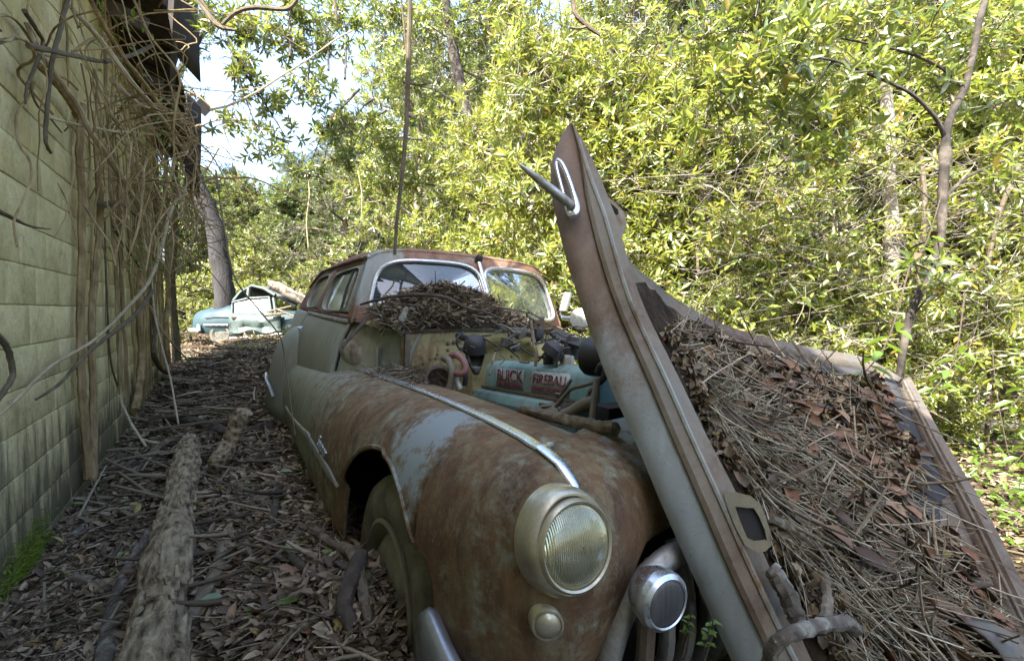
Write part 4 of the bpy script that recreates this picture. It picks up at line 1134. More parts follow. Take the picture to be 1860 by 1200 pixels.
for i in range(n):
    a, b = lf[i], fo[i]; wd = (b - a).length
    mid = [a.lerp(b, q) - _fw * .014 * math.sin(math.pi * q ** .6) * min(1, wd / .1) for q in (0, .12, .3, .5, .7, .88, 1)]
    rows.append([bk[i], a.lerp(bk[i], .45) + _fw * .02 - _rt * .006] + mid)
m.grid(rows); hpart(m, 'outer_skin', 'hood_paint', solid=.004, offset=1)
m = MB(); rows = []
for i in range(n):
    dn = _fw * .012
    rows.append([fo[i] + dn, fo[i] - _fw * .010, fo[i].lerp(rg[i], .25) - _fw * .016, rg[i] - _fw * .012, rg[i].lerp(fn[i], .2) + _fw * .003, fn[i] - _fw * .002, fn[i] + _fw * .022])
m.grid(rows); hpart(m, 'edge_flange', 'hood_rust', solid=.003, auto=30)
m = MB(); m.tube([p - _fw * .012 for p in rg[6:]], .0065, 7, flat=1.0); hpart(m, 'edge_bead', 'bead_paint')
# inner panel
near = [p + _fw * .03 for p in fn[34:]]
near = catmull(near, 24)
top = catmull([near[0], U(1180, 520, 1.50), U(1250, 572, 1.60), U(1350, 622, 1.68), U(1480, 662, 1.75), U(1575, 676, 1.77), U(1628, 700, 1.74)], 26)
right = catmull([U(1628, 700, 1.74), U(1680, 815, 1.53), U(1738, 930, 1.37), U(1822, 1110, 1.20), U(1872, 1215, 1.13)], 24)
bot = [near[-1].lerp(right[-1], i / 25) + Vector((0, 0, -.05 * math.sin(math.pi * i / 25))) for i in range(26)]
def coons(s, t):
    a = near[0] * (1 - s) * (1 - t) + top[-1] * s * (1 - t) + near[-1] * (1 - s) * t + right[-1] * s * t
    def at(l, q): k = q * (len(l) - 1); i = min(int(k), len(l) - 2); return l[i].lerp(l[i + 1], k - i)
    return at(top, s) * (1 - t) + at(bot, s) * t + at(near, t) * (1 - s) + at(right, t) * s - a
def hoodp(s, t, lift=0.):
    p = coons(s, t); return p + HN * (lift - .015 * math.sin(math.pi * s) * math.sin(math.pi * min(t * 1.1, 1)))
HN = (coons(.7, .5) - coons(.3, .5)).cross(coons(.5, .7) - coons(.5, .3)).normalized()
if HN.z < 0: HN = -HN
m = MB(); m.grid([[hoodp(i / 25, j / 23) for i in range(26)] for j in range(24)])
hpart(m, 'inner_panel', 'rim_rust', solid=.004)
# torn black insulation still sticking to the panel along the far edge
rnd = random.Random(4)
m = MB(); rows = []
for j in range(40):
    t = -.0 + j / 39 * .62
    s0 = .55 + .1 * rnd.random(); s1 = .985 - (.0 if t < .46 else (t - .46) * .9 + rnd.uniform(0, .05))
    rows.append([hoodp(s0 + (s1 - s0) * q, t, .006) for q in np.linspace(0, 1, 8)])
m.grid(rows); hpart(m, 'insulation', 'lining', solid=.006)
for (s_, t_, a_) in ((.90, .66, .05), (.93, .74, .045), (.95, .84, .03)):
    m = MB(); pts = []
    for k in range(14):
        an = 2 * math.pi * k / 14; rr = a_ * rnd.uniform(.5, 1.2); pts.append(hoodp(s_ + rr * .5 * math.cos(an), min(t_ + rr * 1.3 * math.sin(an), 1), .005))
    m.add(pts, [tuple(range(14))]); hpart(m, 'insulation_scrap', 'lining', solid=.005, smooth=False)
# rolled far edge along the top and the channel along the right edge
eo = catmull([U(1128, 470, 1.50), U(1180, 508, 1.55), U(1247, 558, 1.64), U(1340, 601, 1.72), U(1475, 634, 1.79), U(1570, 652, 1.81), U(1640, 690, 1.79)], 40)
ei = catmull([near[0], U(1180, 545, 1.52), U(1250, 590, 1.60), U(1350, 630, 1.68), U(1480, 662, 1.75), U(1575, 680, 1.77), U(1620, 706, 1.74)], 40)
m = MB(); rows = []
for a, b in zip(eo, ei):
    rows.append([b + Vector((0, 0, .002)), b.lerp(a, .3) + Vector((0, 0, .022)), b.lerp(a, .62) + Vector((0, 0, .006)), b.lerp(a, .9) + Vector((0, 0, .012)), a, a + _fw * .02 - Vector((0, 0, .03)), a - Vector((0, 0, .16)) + _fw * .04])
m.grid(rows); hpart(m, 'rear_edge', 'rim_rust', solid=.004)
ro = catmull([U(1640, 690, 1.79), U(1700, 805, 1.58), U(1770, 925, 1.42), U(1862, 1110, 1.26), U(1915, 1215, 1.19)], 40)
ri = catmull(right, 40)
m = MB(); rows = []
for a, b in zip(ro, ri):
    x = a - b
    rows.append([b + HN * .0, b + x * .08 + HN * .02, b + x * .20 + HN * .022, b + x * .26 - HN * .012, b + x * .48 - HN * .02, b + x * .54 + HN * .024, b + x * .95 + HN * .03, a + x * .1 + HN * .0, a + x * .12 - HN * .08])
m.grid(rows); hpart(m, 'side_channel', 'rim_rust', solid=.003, auto=30)
m = MB(); m.tube([b + (a - b) * .14 + HN * .026 for a, b in zip(ro, ri)], .006, 6); hpart(m, 'channel_bead', 'rim_rust')
m = MB(); m.tube([b + (a - b) * .38 - HN * .008 for a, b in zip(ro, ri)], .011, 6); hpart(m, 'groove_shade', 'dark_under')  # near-black tube laid in the channel, painting the shade of its groove
# curled lip at the low end
m = MB(); rows = []
for i in range(16):
    q = i / 15; row = []
    for j in range(10):
        s_ = j / 9; p = U(1700 + 170 * q, 1118 + 14 * math.sin(q * 3) + 10 * q, 1.06 + .05 * q)
        an = s_ * 2.3
        row.append(p + Vector((.02 * q, -.035 + -.09 * math.sin(an), .01 - .13 * (1 - math.cos(an)) * .8 + .012 * math.sin(q * 7))))
    rows.append(row)
m.grid(rows); hpart(m, 'front_lip', 'rim_rust', solid=.006)
# latch plate with its hole, and the hinge bracket near the tip
def platehole(outer, hole, nrm, name, mat):
    m = MB(); k = len(outer); m.grid([outer, hole], closed=True); return hpart(m, name, mat, solid=.003, smooth=False)
def loop(px): return [U(a, b, hD(b) - .02) for a, b in px]
o_ = [(1313, 897), (1335, 893), (1362, 900), (1380, 915), (1392, 945), (1400, 975), (1399, 990), (1390, 1000), (1374, 1003), (1352, 990), (1334, 955), (1322, 925)]
h_ = [(1334, 920), (1343, 920), (1356, 922), (1368, 922), (1378, 938), (1388, 962), (1392, 980), (1384, 980), (1370, 982), (1356, 976), (1349, 960), (1343, 945)]
platehole(loop(o_), loop(h_), None, 'latch_plate', 'latch_paint')
m = MB(); m.add([p + _fw * .010 for p in loop([(1354 + (a - 1354) * 1.15, 950 + (b - 950) * 1.1) for a, b in h_])], [tuple(range(12))]); hpart(m, 'latch_hole_shade', 'dark_under', smooth=False, solid=.004)  # black sheet close behind the hole, painted in for its shade
o2 = [(1086, 350), (1098, 352), (1118, 368), (1134, 385), (1138, 405), (1134, 425), (1126, 432), (1118, 420), (1108, 400), (1096, 375)]
h2 = [(1097, 362), (1101, 362), (1112, 371), (1122, 380), (1124, 388), (1121, 391), (1116, 389), (1110, 384), (1104, 376), (1099, 368)]
sh = lambda l: [U(a, b, hD(b) + .045) for a, b in l]
m = MB(); m.grid([[p + _fw * .05 for p in sh(o2)], sh(o2), sh(h2), [p + _fw * .05 for p in sh(h2)]], closed=True); hpart(m, 'hinge_bracket', 'flange_paint', solid=.003)
m = MB(); m.add([U(1058, 305, hD(305) - .006), U(1064, 303, hD(305) - .006), U(1071, 322, hD(322) - .006), U(1066, 325, hD(322) - .006)], [(0, 1, 2, 3)]); hpart(m, 'slot_shade', 'dark_under', smooth=False, solid=.002)  # dark slab laid on the flange for the shade inside a slot
# hood ornament: chrome loop with a spear
lp = [U(a, b, hD(b) + d_) for a, b, d_ in ((1013, 290, -.0), (1020, 296, -.012), (1028, 312, -.02), (1038, 340, -.024), (1046, 368, -.022), (1046, 384, -.018), (1039, 391, -.014), (1033, 384, -.012), (1027, 365, -.006), (1020, 340, -.004), (1013, 312, .0), (1011, 298, .004))]
lp = catmull(lp + lp[:1], 60)
m = MB(); m.tube(lp, [.005] + [.007] * 3 + [.011, .012, .010] + [.006] * 4 + [.005], 10, caps=False); orn = hpart(m, 'ornament_ring', 'strip_chrome')
m = MB(); a, b = U(1042, 376, hD(376) - .025), U(943, 298, 1.22)
m.tube([a.lerp(b, q) for q in (0, .02, .15, .35, .6, .8, .93, 1)], [.004, .011, .0125, .013, .012, .009, .005, .001], 12); o = hpart(m, 'ornament_spear', 'dull_chrome')
# ------------------------------------------------------------------ logs and branches one can pick out
def stick(name, pts, r, mat, label, cat='branch', n=9, nz=.07, seed=0, group=None):
    rnd = random.Random(seed or sum(map(ord, label)))
    P = catmull(pts, max(12, len(pts) * 7)); rm = max(r) if isinstance(r, (list, tuple)) else r
    P = [p + Vector((rnd.uniform(-1, 1), rnd.uniform(-1, 1), rnd.uniform(-1, 1))) * rm * .07 for p in P]
    m = MB(); m.tube(P, r, n, noise=nz, rnd=rnd)
    return tag(m.build(name, mat), label, cat, group)
def gp(px, py, lift=.0):                  # a point lying on the litter
    r = ray(px, py); d = .3
    for _ in range(2000):
        p = CAM + r * d
        if p.z <= gzs(p.x, p.y) + lift: return p
        d += .01
    return p
def log():
    root = empty('fallen_log', gp(300, 1000, .1))
    tag(root, 'big rotten cracked log lying on the leaf litter along the wall', 'log')
    rnd = random.Random(21)
    P = catmull([gp(262, 1290, .12), gp(292, 1120, .12), gp(312, 980, .12), gp(333, 870, .11), gp(345, 800, .11)], 60)
    rows = []; nseg = 40
    for i, p in enumerate(P):
        t = (P[min(i + 1, 59)] - P[max(i - 1, 0)]).normalized(); s = t.cross(Vector((0, 0, 1))).normalized(); u = s.cross(t)
        row = []
        for k in range(nseg):
            a = 2 * math.pi * k / nseg
            fl = .5 * math.sin(a * 5 + .7 * math.sin(i * .23)) + .35 * math.sin(a * 11 + i * .13)
            r = (.085 + .012 * math.sin(i * .3)) * (1 + .07 * fl + rnd.uniform(-.08, .08)) * (1 - .12 * i / 59)
            if math.sin(a * 7 + i * .05) > .93: r *= .9
            row.append(p + s * r * math.cos(a) + u * r * math.sin(a))
        rows.append(row)
    m = MB(); m.grid(rows, closed=True); e = P[-1] - (P[-1] - P[-2]) * 2
    m.add(rows[-1] + [e], [(k, (k + 1) % nseg, nseg) for k in range(nseg)]); o = m.build('trunk', 'log_bark', root); o.location = -root.location
    # plates of bark lifting off
    for k in range(230):
        i = rnd.randint(2, 56); a = rnd.uniform(-.2, 3.4); p = P[i]; t = (P[i + 1] - P[i - 1]).normalized(); s = t.cross(Vector((0, 0, 1))).normalized(); u = s.cross(t)
        nrm = s * math.cos(a) + u * math.sin(a); tg = t.cross(nrm)
        c = p + nrm * (.084 * (1 - .12 * i / 59) + .003); l, wd = rnd.uniform(.015, .055), rnd.uniform(.008, .022)
        q = [c - t * l - tg * wd * rnd.uniform(.4, 1), c - t * l * .8 + tg * wd, c + t * l + tg * wd * rnd.uniform(.4, 1), c + t * l * .7 - tg * wd]
        q = [x + nrm * rnd.uniform(0, .006) for x in q]
        m = MB(); m.add(q + [x - nrm * .012 for x in q], [(0, 1, 2, 3), (0, 1, 5, 4), (1, 2, 6, 5), (2, 3, 7, 6), (3, 0, 4, 7)]); o = m.build('bark_plate', 'log_bark', root, smooth=False); o.location = -root.location
log()
ST = [
 ([gp(392, 862, .0), gp(392, 862, .05) + Vector((.03, .03, .1)), U(418, 805, gp(400, 850).dot(_fw) - _fw.dot(CAM) * 0 if False else (gp(400, 850) - CAM).dot(_fw) - .03), U(444, 748, (gp(400, 850) - CAM).dot(_fw) - .04)], [.05, .06, .064, .058], 'log_bark', 'short rotten stub of trunk leaning up out of the litter behind the big log', 'stump'),
 ([gp(190, 1230, .03), gp(200, 1140, .03), gp(215, 1080, .03), gp(240, 1020, .03), gp(272, 965, .05), gp(280, 955, .06)], [.036, .03, .024, .014], 'lichen_stick', 'pale split branch lying against the wall side of the big log'),
 ([gp(262, 838, .02), gp(285, 815, .05), gp(310, 800, .06), gp(345, 790, .04), gp(400, 788, .02)], [.03, .034, .03], 'grey_stick', 'grey weathered branch with a broken pale end beside the top of the log'),
 ([gp(175, 858, .02), gp(215, 852, .03), gp(262, 842, .03), gp(300, 838, .02)], [.03, .03, .024], 'dark_stick', 'dark branch lying level between wall and log'),
 ([gp(345, 1140, .02), gp(372, 1085, .04), gp(395, 1040, .04), gp(408, 990, .03)], [.034, .036, .028], 'grey_stick', 'grey crooked branch lying right of the big log'),
 ([gp(402, 856, .02), gp(440, 888, .03), gp(470, 908, .03), gp(500, 918, .02)], [.022, .024, .02], 'grey_stick', 'grey branch running from the leaning stub toward the car'),
 ([gp(355, 1000, .02), gp(395, 930, .02), gp(435, 915, .02)], [.026, .03, .024], 'dark_stick', 'dark thick branch half buried beside the log'),
 ([gp(262, 765, .03), gp(310, 762, .05), gp(360, 768, .05), gp(420, 785, .04), gp(500, 770, .03)], [.05, .055, .045, .03], 'dark_stick', 'thick dark branch lying across the path behind the log'),
 ([gp(195, 960, .02), gp(235, 950, .02), gp(275, 965, .01)], [.012, .013, .01], 'grey_stick', 'thin pale branch beside the moss and the log'),
 ([gp(100, 992, .02), gp(130, 975, .03), gp(152, 955, .04)], [.022, .024, .02], 'lichen_stick', 'short lichen covered branch at the foot of the wall'),
 ([gp(5, 1082, .02), gp(50, 1098, .03), gp(90, 1082, .03), gp(108, 1065, .02)], [.012, .011, .008], 'grey_stick', 'thin curved stick lying beside the moss'),
 ([gp(60, 1095, .01), gp(125, 1096, .02), gp(190, 1097, .02)], [.006, .005, .004], 'grey_stick', 'thin straight stick pointing from the moss to the log'),
 ([gp(100, 1210, .02), gp(180, 1155, .03), gp(240, 1118, .04)], [.007, .006, .005], 'dark_stick', 'thin twig crossing the litter in the lower left corner'),
 ([gp(128, 1050, .02), gp(160, 1052, .03), gp(196, 1068, .02)], [.018, .02, .016], 'grey_stick', 'stubby grey stick between moss and pale split branch'),
 ([gp(560, 950, .02), gp(600, 985, .04), gp(640, 1005, .05), gp(660, 1080, .04), gp(668, 1130, .02)], [.016, .02, .018, .012], 'grey_stick', 'forked root-like branch lying against the front wheel'),
 ([gp(655, 1010, .05), gp(640, 1050, .05), gp(625, 1100, .04), gp(640, 1140, .02)], [.028, .026, .02], 'dark_stick', 'dark stub branch standing below the wheel opening'),
 ([gp(520, 1000, .02), gp(560, 1040, .03), gp(600, 1060, .02)], [.014, .015, .01], 'dark_stick', 'dark crooked stick in front of the wheel'),
 ([gp(470, 1210, .02), gp(520, 1160, .03), gp(580, 1120, .03), gp(640, 1100, .02)], [.012, .012, .008], 'grey_stick', 'thin grey branch sloping up from the lower edge to the wheel'),
 ([gp(420, 900, .02), gp(432, 940, .03), gp(450, 965, .02)], [.010, .010, .008], 'grey_stick', 'small grey twig right of the leaning stub'),
 ([gp(480, 760, .02), gp(486, 800, .04), gp(505, 850, .02)], [.008, .010, .006], 'grey_stick', 'curved pale twig lying against the car sill'),
 ([gp(505, 880, .02), gp(498, 930, .04), gp(490, 975, .02)], [.016, .018, .012], 'dark_stick', 'dark branch lying parallel to the car sill'),
 ([gp(330, 640, .03), gp(350, 655, .05), gp(390, 662, .04)], [.03, .034, .03], 'dark_stick', 'dark limb lying by the far corner of the wall'),
 ([gp(380, 720, .03), gp(420, 705, .05), gp(470, 700, .03)], [.03, .03, .022], 'dark_stick', 'dark limb lying across the path beside the rear fender'),
 ([gp(330, 700, .02), gp(400, 690, .03), gp(440, 688, .02)], [.018, .018, .014], 'grey_stick', 'grey limb lying across the path ahead of the sunlit clearing'),
]
for k, s_ in enumerate(ST):
    stick('fallen_branch' if len(s_) < 5 else 'log_stub', s_[0], s_[1], s_[2], s_[3], s_[4] if len(s_) > 4 else 'branch', seed=k + 3, group=None if len(s_) > 4 else 'branches lying on the leaf litter')

# ------------------------------------------------------------------ litter: leaves and twigs without number
def litter():
    rs = np.random.default_rng(17)
    def scatter(n, x0, x1, y0, y1, bias=None):
        p = np.stack([rs.uniform(x0, x1, n), rs.uniform(y0, y1, n)], 1)
        return p
    def leaves(p, smin, smax, lift=.02):
        n = len(p); z = gz(p[:, 0], p[:, 1]) + rs.uniform(.0, lift, n)
        pos = np.column_stack([p, z]); ang = rs.uniform(0, 2 * math.pi, n); tl = rs.normal(0, .35, n)
        ax = np.stack([np.cos(ang), np.sin(ang), tl], 1); nor = np.stack([rs.normal(0, .45, n), rs.normal(0, .45, n), np.ones(n)], 1)
        Lg = rs.uniform(smin, smax, n); return leaves_np(pos, ax, nor, Lg, Lg * rs.uniform(.28, .5, n), fold=.45, droop=-.15)
    V, F, o = [], [], 0
    for n, box, s in ((20000, (-.84, .5, .5, 3.2), (.03, .075)), (15000, (-.84, .45, 3.2, 7), (.035, .085)), (12000, (-1.2, 3.4, 7, 12.5), (.05, .11)), (9000, (2.2, 6, -.6, 7), (.04, .1)), (7000, (-8, 9, 12, 24), (.09, .16)), (5000, (1.5, 4, .0, 2), (.04, .08))):
        v, f = leaves(scatter(n, *box), *s); V.append(v); F.append(f + o); o += len(v)
    for n, box in ((26000, (-.84, .5, .5, 2.6)), (16000, (-.84, .45, 2.6, 6))):
        v, f = leaves(scatter(n, *box), .008, .028, .026); V.append(v); F.append(f + o); o += len(v)
    ob = link('leaf_litter', mesh_np('leaf_litter', np.concatenate(V), np.concatenate(F)), 'dead_leaf')
    tag(ob, 'carpet of dead grey brown leaves covering the ground', 'leaf litter', kind='stuff')
    V, F, o = [], [], 0
    for n, box, lr, rr in ((1900, (-.84, .5, .6, 3.2), (.04, .22), (.0015, .005)), (1500, (-.84, .45, 3.2, 7.5), (.06, .3), (.003, .008)), (1500, (-1, 3.4, 7.5, 13), (.15, .7), (.006, .016)), (1600, (2.2, 6, -.6, 7), (.1, .6), (.003, .009)), (260, (-.8, .45, .7, 3.4), (.1, .32), (.006, .014)), (170, (-.8, .4, 3.2, 7), (.2, .6), (.01, .022))):
        p = scatter(n, *box); z = gz(p[:, 0], p[:, 1]) + rs.uniform(.004, .028, n); ang = rs.uniform(0, 2 * math.pi, n)
        v, f = strands_np(rs, np.column_stack([p, z]), np.stack([np.cos(ang), np.sin(ang), rs.normal(.03, .1, n)], 1), rs.uniform(*lr, n), rs.uniform(*rr, n) , .22, 4, 4)
        V.append(v); F.append(f + o); o += len(v)
    ob = link('twig_litter', mesh_np('twig_litter', np.concatenate(V), np.concatenate(F), True), 'twig_mix')
    tag(ob, 'broken grey twigs strewn over the dead leaves', 'twigs', kind='stuff')
    # small plants and a few green leaves
    n = 260; p = scatter(n, -.8, .45, .9, 6); v, f = leaves(p, .04, .08, .04)
    ob = link('green_litter', mesh_np('green_litter', v, f), 'fresh_leaf'); tag(ob, 'scattered green leaves fallen on the brown litter', 'leaves', kind='stuff')
litter()
# moss clump at the wall foot
def moss():
    rs = np.random.default_rng(9)
    c = onX(45, 1040, WX + .015)
    n = 4200; q = rs.normal(size=(n, 2)) * np.where(rs.uniform(0, 1, n) < .6, .7, 2.0)[:, None] * [.085, .045] - [0, .02]
    p = np.stack([np.full(n, WX + .005) + rs.uniform(0, .03, n) + np.clip(-q[:, 1], 0, .1) * .5, c.y + q[:, 0], c.z + q[:, 1]], 1)
    v, f = strands_np(rs, p, np.stack([rs.uniform(.4, 1, n), rs.normal(0, .6, n), rs.normal(.5, .5, n)], 1), rs.uniform(.015, .035, n), np.full(n, .003), .4, 3, 3, .3)
    o = link('moss_clump', mesh_np('moss_clump', v, f), 'moss'); tag(o, 'bright green moss clump at the foot of the block wall', 'moss')
moss()

# ------------------------------------------------------------------ debris in the hood
def hood_debris():
    rs = np.random.default_rng(23); rnd = random.Random(23); SP = {}
    def spots(n, s0=0., s1=.9, t0=.0, t1=1., lift=(.01, .05), pw=1.0):
        s = s0 + (s1 - s0) * rs.uniform(0, 1, n) ** pw; t = rs.uniform(t0, t1, n)
        lim = .78 + .05 * np.sin(t * 9) + .05 * np.sin(t * 23) + .08 * (t > .62); s = np.where(s > lim, lim * rs.uniform(0, 1, n) ** .7, s); tm = .17 * (1 - s) ** 1.3 + .05 + .02 * np.sin(s * 21); t = np.where(t < tm, tm + (1 - tm) * rs.uniform(0, 1, n), t)
        h = .065 * np.sin(np.pi * np.clip(s / .9, 0, 1)) ** .7 + .012 * np.sin(s * 19 + t * 7) * np.sin(t * 15)
        SP['s'] = s
        return np.array([hoodp(a, b, c + d) for a, b, c, d in zip(s, t, h, rs.uniform(*lift, n))])
    T = np.array(hoodp(.4, .8) - hoodp(.4, .3)); T /= np.linalg.norm(T); X = np.array(hoodp(.7, .5) - hoodp(.3, .5)); X /= np.linalg.norm(X); N_ = np.array(HN)
    # bed of crumbled litter
    m = MB(); rows = []
    for j in range(46):
        t = .06 + .94 * j / 45; lim = .78 + .05 * math.sin(t * 9) + .05 * math.sin(t * 23) + .08 * (t > .62)
        rows.append([hoodp(lim * q, t, (.062 * math.sin(math.pi * min(lim * q / .9, 1)) ** .7 + .012 * math.sin(lim * q * 19 + t * 7) * math.sin(t * 15)) * (1 if q < .97 else .2) + rnd.uniform(-.008, .010)) for q in np.linspace(0, 1, 46)])
    rows = rows[2:]
    m.grid(rows); o = m.build('debris_bed', 'soil'); tag(o, 'dark bed of rotted leaf mould filling the upturned hood', 'leaf mould', kind='stuff')
    n = 1150; p = spots(n, .1, .9, 0, 1, (.0, .03), .55); a = rs.normal(0, 1, n)
    ax = T[None] * np.cos(a)[:, None] + X[None] * np.sin(a)[:, None] + N_[None] * rs.normal(0, .25, n)[:, None]
    nor = N_[None] + rs.normal(0, .5, (n, 3)); Lg = rs.uniform(.03, .08, n)
    v, f = leaves_np(p, ax, nor, Lg, Lg * rs.uniform(.3, .6, n), .55, -.3); o = link('debris_leaves', mesh_np('debris_leaves', v, f), 'brown_leaf')
    tag(o, 'curled brown dead leaves heaped inside the upturned hood', 'dead leaves', kind='stuff')
    n = 11000; p = spots(n, .03, .88, 0, 1, (-.006, .026)); Lg = rs.uniform(.008, .034, n)
    v, f = leaves_np(p, rs.normal(size=(n, 3)), N_[None] + rs.normal(0, .7, (n, 3)), Lg, Lg * rs.uniform(.4, .9, n), .5, -.3); o = link('debris_crumbs', mesh_np('debris_crumbs', v, f), 'dead_leaf')
    tag(o, 'crumbled bits of dead leaf through the debris in the hood', 'leaf crumbs', kind='stuff')
    V, F, k = [], [], 0
    for n, s0, s1, t0, t1, sd, lr, rr in ((1500, .05, .66, .30, 1, .9, (.06, .22), (.0010, .0026)), (1400, .05, .84, .05, 1, 2.5, (.04, .18), (.0011, .003)), (600, .05, .8, .0, .55, 2.5, (.03, .1), (.0012, .003))):
        p = spots(n, s0, s1, t0, t1, (.0, .030)); a = rs.normal(.3, sd, n)
        ax = T[None] * np.cos(a)[:, None] + X[None] * np.sin(a)[:, None] + N_[None] * rs.normal(0, .12, n)[:, None]
        dx = ax @ X; ax = np.where(((SP['s'] < .3) & (dx < 0))[:, None], ax - 2 * dx[:, None] * X[None], ax)
        v, f = strands_np(rs, p, ax, rs.uniform(*lr, n), rs.uniform(*rr, n), .42, 5, 3, .6); V.append(v); F.append(f + k); k += len(v)
    o = link('pine_straw', mesh_np('pine_straw', np.concatenate(V), np.concatenate(F), True), 'straw'); tag(o, 'pale pine straw lying down the slope of the upturned hood', 'pine straw', kind='stuff')
    n = 1100; p = spots(n, .08, .84, 0, 1, (.0, .03)); a = rs.uniform(0, 6.3, n)
    ax = T[None] * np.cos(a)[:, None] + X[None] * np.sin(a)[:, None] + N_[None] * rs.normal(0.05, .15, n)[:, None]
    dx = ax @ X; ax = np.where(((SP['s'] < .3) & (dx < 0))[:, None], ax - 2 * dx[:, None] * X[None], ax)
    v, f = strands_np(rs, p, ax, rs.uniform(.04, .2, n), rs.uniform(.0015, .0065, n), .5, 6, 4, .5)
    o = link('debris_twigs', mesh_np('debris_twigs', v, f, True), 'twig_mix'); tag(o, 'grey broken twigs mixed through the debris in the hood', 'twigs', kind='stuff')
    G = 'sticks lying in the upturned hood'
    hd = lambda px, py, d=0: U(px, py, surf(px, py) - d)
    def surf(px, py):          # depth of the debris under a pixel
        best = None
        for s in np.linspace(0, 1, 24):
            for t in np.linspace(0, 1, 24):
                q = HG[int(round(s * 23))][int(round(t * 23))]
                e = (q[1] - px) ** 2 + (q[2] - py) ** 2
                if best is None or e < best[0]: best = (e, q[0])
        return best[1] - .02
    HG = []
    for i in range(24):
        row = []
        for j in range(24):
            q = hoodp(i / 23, j / 23, .05) - CAM; d = q.dot(_fw); row.append((d, 930 + FPX * q.dot(_rt) / d, 600 - FPX * q.dot(_up) / d))
        HG.append(row)
    for pts, r, mat, lab in (
        ([(1392, 1225, .05), (1405, 1175, .08), (1440, 1150, .09), (1490, 1135, .09), (1535, 1130, .07), (1552, 1142, .05)], [.013, .012, .0125, .014], 'lichen_stick', 'thick crooked lichen spotted stick at the low end of the hood'),
        ([(1498, 1130, .06), (1502, 1085, .05), (1497, 1040, .04)], [.012, .010, .009], 'grey_stick', 'upright grey stick stub joined to the crooked one'),
        ([(1400, 940, .01), (1450, 970, .02), (1500, 1015, .02), (1530, 1060, .01)], [.010, .010, .007], 'grey_stick', 'grey stick sloping away from the latch plate'),
        ([(1580, 930, .01), (1600, 990, .015), (1630, 1040, .015), (1655, 1085, .01)], [.016, .018, .017, .015], 'lichen_stick', 'thick lichen covered stick lying down the middle of the debris'),
        ([(1400, 1030, .01), (1430, 1080, .02), (1455, 1140, .01)], [.016, .018, .016], 'lichen_stick', 'short lichen covered stick beside the flange of the hood'),
        ([(1660, 1110, .01), (1690, 1160, .02), (1700, 1215, .01)], [.018, .018, .018], 'lichen_stick', 'pale bark covered stick at the bottom edge by the curled lip'),
        ([(1560, 830, .01), (1610, 838, .02), (1645, 855, .01)], [.010, .014, .008], 'grey_stick', 'grey splintered chunk of wood among the brown leaves'),
        ([(1466, 905, .02), (1495, 840, .03), (1522, 770, .03)], [.004, .004, .003], 'pale_vine', 'straight yellowish stalk lying across the straw'),
        ([(1430, 640, .03), (1500, 690, .03), (1560, 715, .04), (1660, 765, .05), (1750, 805, .02), (1810, 835, -.1)], [.004, .004, .003, .002], 'grey_stick', 'long thin twig reaching over the far edge of the hood'),
        ([(1392, 790, .02), (1520, 860, .04), (1660, 935, .05), (1780, 1000, .02)], [.002, .002, .0018], 'pale_vine', 'long thin straw stalk stretched across the debris'),
        ([(1300, 640, .02), (1340, 690, .03), (1365, 740, .03), (1368, 860, .02)], [.006, .006, .005], 'grey_stick', 'grey twig hanging down the upper part of the debris'),
        ([(1440, 620, .03), (1490, 690, .04), (1530, 790, .03), (1545, 900, .02)], [.005, .004, .003], 'grey_stick', 'long pale twig running down through the straw')):
        stick('debris_stick', [hd(*p) for p in pts], r, mat, lab, 'stick', 8, .12, group=G)
hood_debris()

